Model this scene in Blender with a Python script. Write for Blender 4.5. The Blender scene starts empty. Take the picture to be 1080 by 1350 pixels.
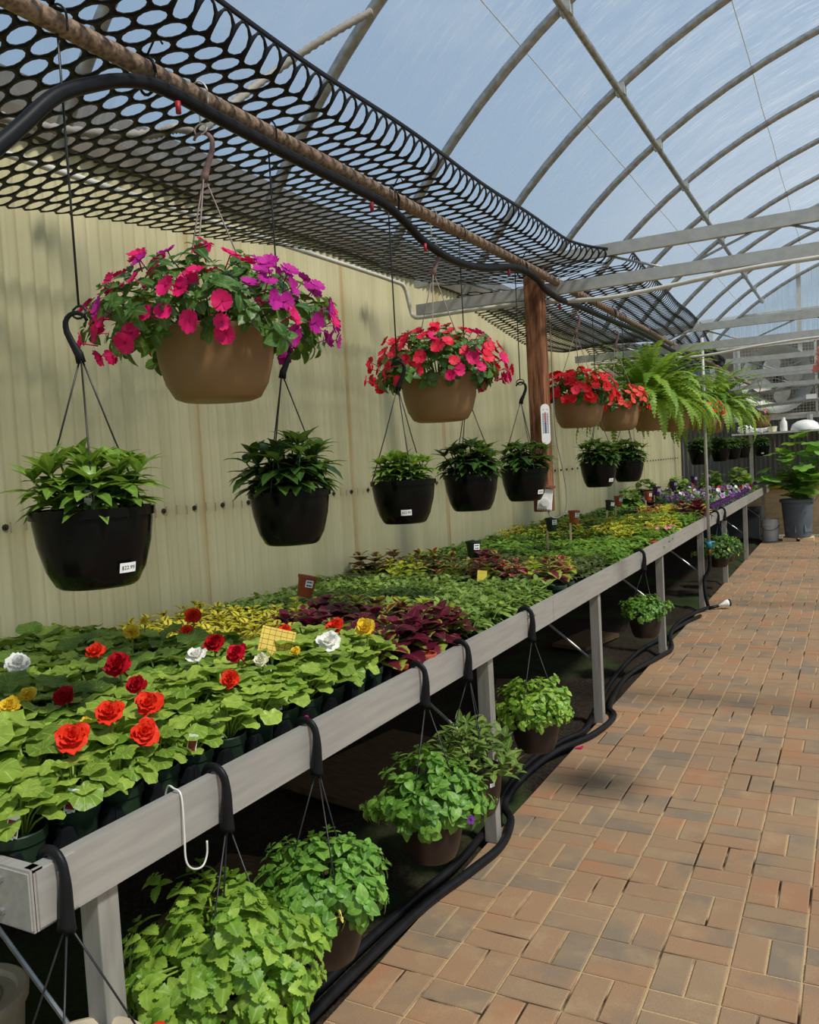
import bpy, bmesh, math, random
from mathutils import Vector, Matrix
S = bpy.context.scene
COL = S.collection
R = random.Random(7)
PI = math.pi
sin, cos, rad = math.sin, math.cos, math.radians

# ---------------------------------------------------------------- camera
cam_d = bpy.data.cameras.new('camera'); cam = bpy.data.objects.new('camera', cam_d); COL.objects.link(cam)
yaw, pit, rol, CH = 0.492810505, 0.0570342856, -0.0553820996, 1.56852
fw = Vector((-sin(yaw)*cos(pit), cos(yaw)*cos(pit), -sin(pit)))
r0 = Vector((cos(yaw), sin(yaw), 0)); u0 = r0.cross(fw)
rt = cos(rol)*r0 + sin(rol)*u0; up = -sin(rol)*r0 + cos(rol)*u0
cam.matrix_world = Matrix(((rt.x, up.x, -fw.x, 0), (rt.y, up.y, -fw.y, 0), (rt.z, up.z, -fw.z, CH), (0, 0, 0, 1)))
cam_d.sensor_fit = 'HORIZONTAL'; cam_d.sensor_width = 36; cam_d.lens = 36*1100.48/1080
cam_d.clip_start = 0.05; cam_d.clip_end = 300
S.camera = cam

# ---------------------------------------------------------------- sky, sun, exposure
S.view_settings.view_transform = 'Standard'; S.view_settings.look = 'None'
S.view_settings.gamma = 1; S.view_settings.use_curve_mapping = False
S.view_settings.exposure = 0.08
W = bpy.data.worlds.new('sky'); S.world = W; W.use_nodes = True
wn = W.node_tree.nodes; wl = W.node_tree.links; wn.clear()
wo = wn.new('ShaderNodeOutputWorld'); wb = wn.new('ShaderNodeBackground'); wl.new(wb.outputs[0], wo.inputs[0])
tc = wn.new('ShaderNodeTexCoord'); sx = wn.new('ShaderNodeSeparateXYZ'); wl.new(tc.outputs['Generated'], sx.inputs[0])
cr = wn.new('ShaderNodeValToRGB'); wl.new(sx.outputs['Z'], cr.inputs[0])
el = cr.color_ramp.elements
el[0].position = 0.0; el[0].color = (0.60, 0.70, 0.78, 1)
el[1].position = 0.75; el[1].color = (0.22, 0.37, 0.60, 1)
e2 = el.new(0.3); e2.color = (0.38, 0.52, 0.69, 1)
cn = wn.new('ShaderNodeTexNoise'); cn.inputs['Scale'].default_value = 2.2; cn.inputs['Detail'].default_value = 5
cm = wn.new('ShaderNodeMapping'); cm.inputs['Scale'].default_value = (1, 1, 2.5); wl.new(tc.outputs['Generated'], cm.inputs[0]); wl.new(cm.outputs[0], cn.inputs[0])
c2 = wn.new('ShaderNodeMapRange'); c2.inputs[1].default_value = 0.5; c2.inputs[2].default_value = 0.75; c2.inputs[4].default_value = 0.55; wl.new(cn.outputs[0], c2.inputs[0])
mx = wn.new('ShaderNodeMix'); mx.data_type = 'RGBA'; wl.new(c2.outputs[0], mx.inputs[0]); wl.new(cr.outputs[0], mx.inputs[6]); mx.inputs[7].default_value = (0.75, 0.80, 0.86, 1)
wl.new(mx.outputs[2], wb.inputs[0]); wb.inputs[1].default_value = 0.82
sun_d = bpy.data.lights.new('sun', 'SUN'); sun = bpy.data.objects.new('sun', sun_d); COL.objects.link(sun)
sun_d.energy = 4.8; sun_d.angle = rad(7); sun_d.color = (1.0, 0.95, 0.87)
sun_dir = Vector((0.62, -0.16, 0.85)).normalized()
sun.rotation_euler = sun_dir.to_track_quat('Z', 'Y').to_euler(); sun.location = (6, -2, 9)

# ---------------------------------------------------------------- mesh builder
class MB:
    def __init__(s): s.v = []; s.f = []; s.a = []; s.smooth = True
    def vert(s, p, a=(0.5, 0, 0, 1)):
        s.v.append((p[0], p[1], p[2])); s.a.append(a); return len(s.v)-1
    def box(s, c, d, rot=None, a=(0.5, 0, 0, 1)):
        b = len(s.v); h = Vector(d)/2; c = Vector(c)
        for z in (-1, 1):
            for x, y in ((-1, -1), (1, -1), (1, 1), (-1, 1)):
                q = Vector((x*h.x, y*h.y, z*h.z))
                if rot is not None: q = rot @ q
                s.vert(c+q, a)
        for f in ((3, 2, 1, 0), (4, 5, 6, 7), (0, 1, 5, 4), (1, 2, 6, 5), (2, 3, 7, 6), (3, 0, 4, 7)):
            s.f.append(tuple(b+i for i in f))
    def tube(s, pts, r, n=6, cap=True, a=(0.5, 0, 0, 1), flat=1.0):
        pts = [Vector(p) for p in pts]; m = len(pts); rings = []
        rr = r if isinstance(r, (list, tuple)) else [r]*m
        ref = None
        for i, p in enumerate(pts):
            t = (pts[min(i+1, m-1)]-pts[max(i-1, 0)]).normalized()
            if ref is None:
                ref = Vector((0, 0, 1)) if abs(t.z) < .9 else Vector((1, 0, 0))
            x = (ref - t*ref.dot(t))
            if x.length < 1e-5: x = t.orthogonal()
            x.normalize(); ref = x; y = t.cross(x)
            rings.append([s.vert(p+(x*cos(2*PI*k/n)+y*sin(2*PI*k/n)*flat)*rr[i], a) for k in range(n)])
        for i in range(m-1):
            for k in range(n):
                s.f.append((rings[i][k], rings[i][(k+1) % n], rings[i+1][(k+1) % n], rings[i+1][k]))
        if cap: s.f.append(tuple(reversed(rings[0]))); s.f.append(tuple(rings[-1]))
    def lathe(s, prof, n=24, c=(0, 0, 0), a=(0.5, 0, 0, 1), wob=None):
        rings = []
        for (r, z) in prof:
            if r < 1e-6: rings.append([s.vert((c[0], c[1], c[2]+z), a)]); continue
            rings.append([s.vert((c[0]+r*cos(2*PI*k/n), c[1]+r*sin(2*PI*k/n), c[2]+z), a) for k in range(n)])
        for A, B in zip(rings, rings[1:]):
            for k in range(n):
                q = [A[k % len(A)], A[(k+1) % n % len(A)], B[(k+1) % n % len(B)], B[k % len(B)]]
                q2 = []
                for i in q:
                    if i not in q2: q2.append(i)
                if len(q2) > 2: s.f.append(tuple(q2))
    def leaf(s, b, az, el, L, Wd, prof, droop=0.6, fold=0.15, n=5, rnd=None, ser=0.0, k=1.0, sc=None):
        p = Vector(b); rnd = R.random() if rnd is None else rnd
        sd = Vector((-sin(az), cos(az), 0)); rows = []
        for i in range(n+1):
            u = i/n; e = el-droop*u
            d = Vector((cos(e)*cos(az), cos(e)*sin(az), sin(e))); un = Vector((-sin(e)*cos(az), -sin(e)*sin(az), cos(e)))
            if i: p = p+d*(L/n)
            w = Wd*max(prof(u), 0.03)
            if ser: w *= 1+ser*(1 if i % 2 else -1)
            rows.append((s.vert(p-sd*w+un*(fold*w), (rnd, 1, u, k)), s.vert(p, (rnd, 0, u, k)), s.vert(p+sd*w+un*(fold*w), (rnd, 1, u, k))))
        for A, B in zip(rows, rows[1:]):
            s.f.append((A[0], A[1], B[1], B[0])); s.f.append((A[1], A[2], B[2], B[1]))
    def disc_leaf(s, c, az, el, rad_, n=14, cup=0.15, ruf=0.08, lobes=0, rnd=None, notch=0.36, fs=1):
        # broad rounded leaf attached near one edge, ruffled rim
        rnd = R.random() if rnd is None else rnd
        t = Vector((cos(el)*cos(az), cos(el)*sin(az), sin(el))); sd = Vector((-sin(az), cos(az), 0)); nn = t.cross(sd)*fs
        c = Vector(c); ci = s.vert(c-nn*0.0, (rnd, 0, 0, 1)); ph = R.random()*6; r1 = []; r2 = []
        for k in range(n):
            a = 2*PI*k/n; ca = cos(a)
            r = rad_*(0.95+0.12*ca - notch*max(0, -ca)**3)*(1+(0.03 if k % 2 else -0.03))
            if lobes: r *= 1+0.22*cos(lobes*a)
            rip = sin(5*a+ph)*ruf*rad_+R.uniform(-.3, .3)*ruf*rad_
            q = t*cos(a)+sd*sin(a)
            v = 0.0 if k % 2 else 1.0
            r1.append(s.vert(c+q*r*.55+nn*(cup*rad_*.3+rip*.3), (rnd, .5, v, 1)))
            r2.append(s.vert(c+q*r+nn*(cup*rad_*(0.5-.9*max(0, ca))+rip), (rnd, 1, v, 1)))
        for k in range(n):
            j = (k+1) % n
            s.f.append((ci, r1[k], r1[j])); s.f.append((r1[k], r2[k], r2[j], r1[j]))
    def petal(s, c, t, nn, L, Wd, cup=0.2, rnd=0.5, ruf=0.0, k=1.0, notch=0.0):
        t = t.normalized(); sd = nn.cross(t).normalized(); c = Vector(c); rows = []
        for i, (u, w) in enumerate(((0, .12), (.35, .7), (.7, 1.0), (1.0, .62))):
            r = []
            for j in (-1, -.5, 0, .5, 1):
                h = cup*L*(u*u*.9+.25*abs(j)*u)+(R.uniform(-ruf, ruf)*L if i > 1 else 0)
                uu = u-(.12*abs(j) if i == 3 else 0)-(notch if (i == 3 and j == 0) else 0)
                r.append(s.vert(c+t*(L*uu)+sd*(Wd*w*j)+nn*h, (rnd, abs(j), u, k)))
            rows.append(r)
        for A, B in zip(rows, rows[1:]):
            for j in range(4): s.f.append((A[j], A[j+1], B[j+1], B[j]))
    def mesh(s, name, mat, smooth=True):
        me = bpy.data.meshes.new(name); me.from_pydata(s.v, [], s.f); me.update()
        at = me.attributes.new('att', 'FLOAT_COLOR', 'POINT')
        flat = [x for t in s.a for x in t]; at.data.foreach_set('color', flat)
        if mat: me.materials.append(mat)
        if smooth: me.polygons.foreach_set('use_smooth', [True]*len(me.polygons))
        return me
    def build(s, name, mat, parent=None, smooth=True, loc=None, auto=None):
        o = bpy.data.objects.new(name, s.mesh(name, mat, smooth)); COL.objects.link(o)
        if parent: o.parent = parent
        if loc: o.location = loc
        if auto: sharp(o.data, auto)
        return o

def sharp(me, ang=35):
    bm = bmesh.new(); bm.from_mesh(me); a = rad(ang)
    for e in bm.edges:
        if len(e.link_faces) == 2 and e.calc_face_angle(0) > a: e.smooth = False
    bm.to_mesh(me); bm.free()

def tag(o, label, cat, group=None):
    o['label'] = label; o['category'] = cat
    if group: o['group'] = group
    return o
def thing(name, label, cat, loc=(0, 0, 0), group=None, rz=0):
    o = bpy.data.objects.new(name, None); COL.objects.link(o); o.location = loc; o.rotation_euler = (0, 0, rz); o.empty_display_size = .05
    return tag(o, label, cat, group)
def struct(o): o['kind'] = 'structure'; return o
def inst(name, me, parent=None, loc=(0, 0, 0), rz=0, sc=1.0, rot=None):
    o = bpy.data.objects.new(name, me); COL.objects.link(o); o.parent = parent; o.location = loc
    o.rotation_euler = rot if rot else (0, 0, rz); o.scale = (sc, sc, sc); return o

# ---------------------------------------------------------------- materials
def srgb(h):
    h = h.lstrip('#'); o = []
    for i in (0, 2, 4):
        c = int(h[i:i+2], 16)/255; o.append(c/12.92 if c <= .04045 else ((c+.055)/1.055)**2.4)
    return (*o, 1)
class NT:
    def __init__(s, name):
        s.m = bpy.data.materials.new(name); s.m.use_nodes = True; s.t = s.m.node_tree; s.n = s.t.nodes; s.n.clear()
        s.out = s.n.new('ShaderNodeOutputMaterial')
    def N(s, typ, **kw):
        x = s.n.new('ShaderNode'+typ)
        for k, v in kw.items(): setattr(x, k, v)
        return x
    def set(s, sock, v):
        if hasattr(v, 'is_output') or isinstance(v, bpy.types.NodeSocket): s.t.links.new(v, sock)
        else: sock.default_value = v
    def mix(s, f, a, b, mode='MIX'):
        x = s.N('Mix', data_type='RGBA', blend_type=mode); s.set(x.inputs[0], f); s.set(x.inputs[6], a); s.set(x.inputs[7], b); return x.outputs[2]
    def math(s, op, a, b=0.0, c=0.0):
        x = s.N('Math', operation=op); s.set(x.inputs[0], a); s.set(x.inputs[1], b); s.set(x.inputs[2], c); return x.outputs[0]
    def noise(s, scale, detail=3, vec=None, rough=.5):
        x = s.N('TexNoise'); x.inputs['Scale'].default_value = scale; x.inputs['Detail'].default_value = detail; x.inputs['Roughness'].default_value = rough
        if vec is not None: s.t.links.new(vec, x.inputs['Vector'])
        return x.outputs[0]
    def coord(s, kind='Object', scale=(1, 1, 1)):
        c = s.N('TexCoord'); m = s.N('Mapping'); m.inputs['Scale'].default_value = scale; s.t.links.new(c.outputs[kind], m.inputs[0]); return m.outputs[0]
    def ramp(s, f, lo, hi, a=0.0, b=1.0):
        x = s.N('MapRange'); x.interpolation_type = 'SMOOTHSTEP'; s.set(x.inputs[0], f); x.inputs[1].default_value = lo; x.inputs[2].default_value = hi; x.inputs[3].default_value = a; x.inputs[4].default_value = b; return x.outputs[0]
    def att(s):
        x = s.N('Attribute', attribute_name='att'); y = s.N('SeparateColor'); s.t.links.new(x.outputs['Color'], y.inputs[0]); return y.outputs[0], y.outputs[1], y.outputs[2], x.outputs['Alpha']
    def bsdf(s, col, rough=.5, metal=0.0, spec=.5, bump=None, bstr=.3, trans=None, tcol=None, bdist=.01):
        p = s.N('BsdfPrincipled'); s.set(p.inputs['Base Color'], col); s.set(p.inputs['Roughness'], rough); p.inputs['Metallic'].default_value = metal
        p.inputs['Specular IOR Level'].default_value = spec
        if bump is not None:
            b = s.N('Bump'); b.inputs['Strength'].default_value = bstr; b.inputs['Distance'].default_value = bdist; s.set(b.inputs['Height'], bump); s.t.links.new(b.outputs[0], p.inputs['Normal'])
        o = p.outputs[0]
        if trans:
            t = s.N('BsdfTranslucent'); s.set(t.inputs[0], tcol if tcol is not None else col); m = s.N('MixShader'); m.inputs[0].default_value = trans
            s.t.links.new(o, m.inputs[1]); s.t.links.new(t.outputs[0], m.inputs[2]); o = m.outputs[0]
        s.t.links.new(o, s.out.inputs[0]); return s.m

def plain(name, col, rough=.5, metal=0.0, spec=.5, var=.12, scale=30, bump=0.0, stretch=(1, 1, 1)):
    t = NT(name); n = t.noise(scale, 4, t.coord('Object', stretch)); c = srgb(col) if isinstance(col, str) else col
    v = t.ramp(n, .3, .7, 1-var, 1+var)
    h = t.N('HueSaturation'); h.inputs['Color'].default_value = c; t.t.links.new(v, h.inputs['Value'])
    return t.bsdf(h.outputs[0], rough, metal, spec, n if bump else None, bump)

def leafmat(name, c1, c2, vein=None, trans=.28, rough=.42, edge=None, lo=.45, hi=.8, spec=.35, disc=False, tip=None):
    t = NT(name); r, g, b, a = t.att(); c1 = srgb(c1); c2 = srgb(c2)
    col = t.mix(r, c1, c2)
    co = t.coord('Object')
    nz = t.noise(60, 2, co)
    if edge:
        f = t.ramp(t.math('ADD', g, t.math('MULTIPLY', t.math('SUBTRACT', nz, .5), .5)), lo, hi)
        col = t.mix(f, col, srgb(edge))
    if vein:
        vf = t.ramp(b if disc else g, 0.0, .22, .55, 0)
        col = t.mix(vf, col, srgb(vein))
    h = t.N('HueSaturation'); t.t.links.new(col, h.inputs['Color'])
    oi = t.N('ObjectInfo'); v = t.math('MULTIPLY', t.math('ADD', t.math('MULTIPLY', oi.outputs['Random'], .3), .85), t.ramp(nz, .25, .75, .85, 1.15)); t.t.links.new(v, h.inputs['Value'])
    tc_ = t.mix(.5, h.outputs[0], (0.45, 0.6, 0.06, 1), 'MIX') if not edge else h.outputs[0]
    return t.bsdf(h.outputs[0], rough, 0, spec, nz, .25, trans, tc_)

def petalmat(name, c1, c2, centre=None, lo=.0, hi=.3, trans=.25, edge=None):
    t = NT(name); r, g, b, a = t.att(); col = t.mix(r, srgb(c1), srgb(c2))
    if edge: col = t.mix(t.ramp(b, .65, .9), col, srgb(edge))
    if centre: col = t.mix(t.ramp(b, lo, hi, 1, 0), col, srgb(centre))
    return t.bsdf(col, .55, 0, .25, None, 0, trans, col)

M = {}
M['pot_black'] = plain('black_pot_plastic', (0.004, 0.004, 0.0042, 1), .16, 0, .14, .3, 6)
M['pot_green'] = plain('dark_green_plastic', (0.016, 0.032, 0.016, 1), .38, 0, .35, .3, 12)
M['tray'] = plain('black_tray_plastic', (0.010, 0.011, 0.013, 1), .3, 0, .5, .3, 12)
M['bowl'] = plain('tan_bowl_plastic', '#8A6A48', .5, 0, .35, .1, 7)
M['terracotta'] = plain('brick_red_plastic', '#A0482C', .45, 0, .4, .1, 10)
M['purple_pot'] = plain('purple_plastic', '#4C1E5A', .4, 0, .4, .1, 10)
M['bark_pot'] = plain('dark_brown_plastic', '#2B201B', .4, 0, .4, .2, 7)
M['soil'] = plain('potting_soil', (0.018, 0.012, 0.008, 1), .95, 0, .1, .5, 90, .6)
M['alu'] = plain('aluminium', '#ABA7A0', .45, .35, .5, .08, 9, .04, (6, .5, 6))
M['alu_leg'] = plain('aluminium_leg', '#A29E96', .5, .35, .5, .14, 14, .06, (3, 3, .4))
M['galv'] = plain('galvanised_steel', '#A09F9A', .42, .75, .5, .2, 25)
M['galv_flat'] = plain('galvanised_tube', '#B6B5AE', .6, .2, .35, .08, 25)
M['rust'] = plain('rusty_pipe', '#8A7462', .7, .25, .3, .45, 80, .25)
M['black_rubber'] = plain('black_rubber', (0.009, 0.009, 0.01, 1), .45, 0, .18, .2, 20)
M['black_net'] = plain('black_netting', (0.008, 0.008, 0.009, 1), .5, 0, .2, .15, 30)
M['wire'] = plain('dark_wire', (0.03, 0.03, 0.03, 1), .4, .5, .5, .1, 30)
M['white_wire'] = plain('white_wire', '#D8D4CA', .4, .1, .5, .05, 30)
M['hook_pink'] = plain('dusty_mauve_hook', '#7A625C', .6, 0, .3, .3, 60)
M['pink_wire'] = plain('mauve_wire', '#8C7A74', .55, .1, .4, .1, 30)
M['white'] = plain('white_plastic', '#E6E4DE', .45, 0, .4, .05, 10)
M['label_white'] = plain('white_label', '#F2F2F0', .5, 0, .3, .03, 10)
M['ink'] = plain('black_ink', (0.02, 0.02, 0.02, 1), .6, 0, .2, .05, 10)
M['conduit'] = plain('white_conduit', '#C9C5BA', .5, 0, .4, .1, 12)
M['blue_ink'] = plain('blue_ink', '#33507C', .5, 0, .3, .1, 20)
M['red_ink'] = plain('red_ink', '#C0564A', .5, 0, .3, .1, 20)
M['bin'] = plain('grey_bin_plastic', '#59626A', .5, 0, .4, .08, 6)
M['bucket'] = plain('white_bucket_plastic', '#CFCDC6', .5, 0, .4, .08, 8)
M['plywood'] = plain('plywood', '#D6B98E', .75, 0, .2, .12, 8, .1, (1, 1, 4))
M['old_board'] = plain('weathered_board', '#5E4A36', .85, 0, .2, .25, 12, .2, (1, 6, 1))
M['teal'] = plain('teal_valve', '#2F7F97', .45, 0, .4, .1, 10)
M['brass'] = plain('brass', '#8A6A38', .35, .8, .5, .15, 30)
M['yellow_pipe'] = plain('yellow_pipe', '#C9A227', .5, 0, .4, .1, 10)
M['pale_rim'] = plain('pale_beige_plastic', '#B8A98E', .55, 0, .35, .12, 12)
M['stem'] = plain('green_stem', '#6B8A35', .5, 0, .3, .15, 20)

# wood post
t = NT('post_wood'); co = t.coord('Object', (14, 14, 1.2)); n = t.noise(3.5, 6, co, .65)
M['wood'] = t.bsdf(t.mix(t.ramp(n, .3, .7), srgb('#553424'), srgb('#A06C4A')), .75, 0, .2, n, .35)

# leaves
M['l_beg'] = leafmat('begonia_leaf', '#628428', '#9CB448', '#BECC78', .3, .4, disc=True)
M['l_beg2'] = leafmat('begonia_leaf_dark', '#48682A', '#76943A', '#9CB25E', .28, .4, disc=True)
M['l_col_y'] = leafmat('yellow_coleus_leaf', '#7A2030', '#6A2A24', None, .25, .5, '#C6C43A', .12, .34)
M['l_col_b'] = leafmat('burgundy_coleus_leaf', '#4A1222', '#651A30', '#8A2C4A', .22, .42, '#98A03C', .95, 1.1)
M['l_col_e'] = leafmat('edged_coleus_leaf', '#5A1624', '#74202E', None, .25, .5, '#8E9A38', .35, .7)
M['l_col_l'] = leafmat('lime_coleus_leaf', '#B5B92C', '#8FA02C', '#C9CC58', .32, .5)
M['l_col_p'] = leafmat('pink_coleus_leaf', '#8A2038', '#B5485A', None, .25, .5, '#C6B84A', .6, .9)
M['l_vin'] = leafmat('vinca_leaf', '#4E702E', '#8EA650', '#B0BE74', .25, .36)
M['l_dark'] = leafmat('dusky_leaf', '#39482A', '#5F6A3C', '#7B7F50', .2, .45)
M['l_pet'] = leafmat('petunia_leaf', '#4F7A2B', '#7FA23C', None, .28, .45)
M['l_pan'] = leafmat('pansy_leaf', '#3E6630', '#6A8F45', None, .22, .45)
M['l_ngi'] = leafmat('guinea_leaf', '#22401C', '#3F6529', '#587A3A', .2, .35)
M['l_ngi_l'] = leafmat('bright_guinea_leaf', '#4F7A28', '#86A840', '#A5BD62', .28, .35)
M['l_imp'] = leafmat('impatiens_leaf', '#2F5222', '#567A34', '#7C9650', .24, .38)
M['l_fern'] = leafmat('fern_frond', '#5E8E2A', '#98B844', None, .36, .5)
M['l_tor'] = leafmat('torenia_leaf', '#64942A', '#A6C44C', '#BCD078', .3, .42)
M['l_tor_d'] = leafmat('deep_torenia_leaf', '#4A7C2A', '#80AC44', '#A0C068', .28, .42)
M['l_fig'] = leafmat('fig_leaf', '#5E9A38', '#8ABE52', '#A2CA74', .4, .45)
# petals
M['p_orange'] = petalmat('orange_red_petal', '#E8321A', '#F0492A')
M['p_red'] = petalmat('dark_red_petal', '#A80D1C', '#C41226')
M['p_crim'] = petalmat('crimson_petal', '#C21030', '#D81838')
M['p_yel'] = petalmat('yellow_petal', '#F0CC2A', '#F6DC50')
M['p_white'] = petalmat('white_petal', '#F4F2EA', '#FBFAF4', '#E8D890', 0, .18)
M['p_cream'] = petalmat('cream_petal', '#EEEBC8', '#F4F2DC')
M['p_mag'] = petalmat('magenta_petal', '#D8145E', '#E62470', '#B00C50', 0, .2)
M['p_pur'] = petalmat('purple_magenta_petal', '#B01688', '#C62A98', '#8A1070', 0, .2)
M['p_rose'] = petalmat('rose_red_petal', '#E0203E', '#EE3450', '#B81030', 0, .2)
M['p_scar'] = petalmat('scarlet_petal', '#DC1420', '#EC2A28', '#A80C18', 0, .2)
M['p_salm'] = petalmat('salmon_red_petal', '#EA4438', '#F46A58', '#C83028', 0, .2)
M['p_pansy'] = petalmat('pansy_petal', '#7E4488', '#B488BC', '#3E1050', .05, .35, .2, '#F2E6EE')
M['p_violet'] = petalmat('violet_petal', '#5C2878', '#7A3C94', '#2A0A40', .1, .4)
M['p_tor'] = petalmat('torenia_petal', '#EBDC60', '#F2E87E', '#3A1020', .0, .45)
M['p_peach'] = petalmat('peach_pink_petal', '#E88A78', '#F0A494', '#E8C060', 0, .2)
M['p_pink'] = petalmat('pink_petal', '#E07A90', '#EA94A4')

# ---------------------------------------------------------------- ground, floor
t = NT('brick_paver'); r, g, b, a = t.att(); co = t.coord('Object')
bcol = t.mix(r, srgb('#9A8164'), srgb('#A27E5E'))
n1 = t.noise(2.6, 4, co, .6); n2 = t.noise(300, 3, co, .75); n3 = t.noise(7, 4, co, .6)
bl = t.math('ADD', t.math('MULTIPLY', t.math('SUBTRACT', g, .5), .34), n1)
bcol = t.mix(t.ramp(bl, .50, .70, 0, .8), bcol, srgb('#7F7363'))
bcol = t.mix(t.ramp(bl, .40, .27, 0, .85), bcol, srgb('#AA7A58'))
bcol = t.mix(t.ramp(n3, .5, .75, 0, .45), bcol, srgb('#B39B74'))
bcol = t.mix(t.ramp(n2, .3, .8, .0, .45), bcol, srgb('#5E4C3C'))
M['brick'] = t.bsdf(bcol, .8, 0, .25, n2, .35, bdist=.003)
t = NT('joint_sand'); co = t.coord('Object'); n = t.noise(3, 4, co); n2 = t.noise(150, 2, co)
M['joint'] = t.bsdf(t.mix(t.ramp(n, .5, .62), srgb('#B89C74'), srgb('#2E241A')), .95, 0, .1, n2, .5)
t = NT('damp_soil'); co = t.coord('Object'); n = t.noise(1.1, 4, co); n2 = t.noise(60, 4, co, .7)
sc_ = t.mix(t.ramp(n2, .3, .75), (0.014, 0.010, 0.007, 1), (0.055, 0.042, 0.03, 1))
M['ground'] = t.bsdf(t.mix(t.ramp(n, .5, .62, 0, .7), sc_, (0.035, 0.06, 0.018, 1)), .95, 0, .1, n2, .8, bdist=.02)

mb = MB(); rs = random.Random(3)
def brick(x0, x1, y0, y1):
    g = .0032; z = rs.uniform(-.0015, .0015); c = .0035; A = (rs.random(), rs.random(), rs.random(), 1); b = len(mb.v)
    x0 += g; x1 -= g; y0 += g; y1 -= g
    for zz, i in ((z-.012, 0), (z-.003, 0), (z, c)):
        for px, py in ((x0+i, y0+i), (x1-i, y0+i), (x1-i, y1-i), (x0+i, y1-i)): mb.vert((px, py, zz), A)
    for l in (0, 4):
        for k in range(4): mb.f.append((b+l+k, b+l+(k+1) % 4, b+l+4+(k+1) % 4, b+l+4+k))
    mb.f.append((b+8, b+9, b+10, b+11))
for i in range(-4, 18):
    for k in range(-62, 15):
        x = -.5706+.2*i; y1 = 2.9755-.2*k; y0 = y1-.2
        if (i+k) % 2 == 0: brick(x, x+.1, y0, y1); brick(x+.1, x+.2, y0, y1)
        else: brick(x, x+.2, y0, y0+.1); brick(x, x+.2, y0+.1, y1)
fl = struct(mb.build('floor', M['brick'], smooth=False))
mb = MB(); mb.box((.83, 7.6, -.0545), (4.4, 15.6, .1)); mb.build('joint_bed', M['joint'], fl, False)
mb = MB(); nx, ny = 30, 150
for j in range(ny+1):
    for i in range(nx+1):
        x = -3.0+i*(1.64/nx); y = -.8+j*(16.9/ny)
        z = .012*sin(x*9+sin(y*3))*sin(y*4.1)+R.uniform(-.008, .008)-.004-(.03 if x > -1.42 else 0)
        mb.vert((x, y, z))
for j in range(ny):
    for i in range(nx):
        q = j*(nx+1)+i; mb.f.append((q, q+1, q+nx+2, q+nx+1))
o = struct(mb.build('floor_soil', M['ground']))
mb = MB(); mb.box((0, 8, -.2), (90, 90, .14)); struct(mb.build('floor_outside', plain('outside_ground', '#7C7A62', .95, 0, .1, .2, .5), smooth=False))

# ---------------------------------------------------------------- left wall of corrugated fibreglass
t = NT('corrugated_fibreglass'); co = t.coord('Object'); sp = t.N('SeparateXYZ'); t.t.links.new(co, sp.inputs[0])
yy = sp.outputs[1]; zz = sp.outputs[2]
ns = t.noise(2.0, 4, t.coord('Object', (1, 4, .5))); nf = t.noise(9, 4, t.coord('Object', (1, 10, .25)), .6)
base = t.mix(t.ramp(ns, .3, .7), srgb('#CBC199'), srgb('#BCB38A'))
base = t.mix(t.ramp(nf, .5, .8, 0, .35), base, srgb('#AFA680'))
sm = t.math('ABSOLUTE', t.math('SUBTRACT', t.math('FRACT', t.math('DIVIDE', t.math('ADD', yy, .31+.015), 1.37)), .5))  # lap seam every 1.37 m
seam = t.math('MULTIPLY', t.ramp(sm, .028, .004), t.ramp(nf, .3, .6, .35, .9))
base = t.mix(t.math('MULTIPLY', seam, .6), base, srgb('#A5793A'))
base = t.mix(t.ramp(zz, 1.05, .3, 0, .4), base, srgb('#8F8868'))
M['fibre'] = t.bsdf(base, .5, 0, .3, None, 0, .38, base)
mb = MB(); N = 1912; zs = [0.0, .6, 1.2, 2.0, 2.93]
for j in range(N+1):
    y = -.6+j*16.36/N; x = -2.808+.021*abs(cos(PI*y/.0672))
    for z in zs: mb.vert((x, y, z))
for j in range(N):
    for i in range(4):
        q = j*5+i; mb.f.append((q, q+1, q+6, q+5))
wall = struct(mb.build('wall_left', M['fibre']))
mb = MB(); sl = MB()
for k in range(0, 228):
    y = round((.4+k*.0672)/.0672)*.0672+.0336
    if y > 15.4: break
    sl.box((-2.806, y, 1.415+.004*sin(k*2.1)), (.006, .011, .04), None)  # dark slots paint the shade of the corrugation gaps along the screw line
    if k % 3 == 0: mb.tube([(-2.80, y-.0336, 1.418), (-2.782, y-.0336, 1.418)], .012, 8); mb.tube([(-2.79, y-.0336, 1.418), (-2.776, y-.0336, 1.418)], .006, 6)
sl.build('closure_gap_shade', plain('gap_shade_tone', '#857C5E', .8), wall, False)
mb.build('screw_row', plain('screw_washer', '#3A3328', .6, .3, .3, .2, 30), wall, False)
mb = MB(); mb.box((-2.80, 7.6, 3.02), (.09, 16.3, .22)); struct(mb.build('trim_1', plain('eave_board', '#5C564C', .8, 0, .2, .2, 6), smooth=False))
mb = MB(); mb.box((-2.84, 7.6, 1.42), (.03, 16.3, .05)); struct(mb.build('trim_2', M['old_board'], smooth=False))

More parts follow.
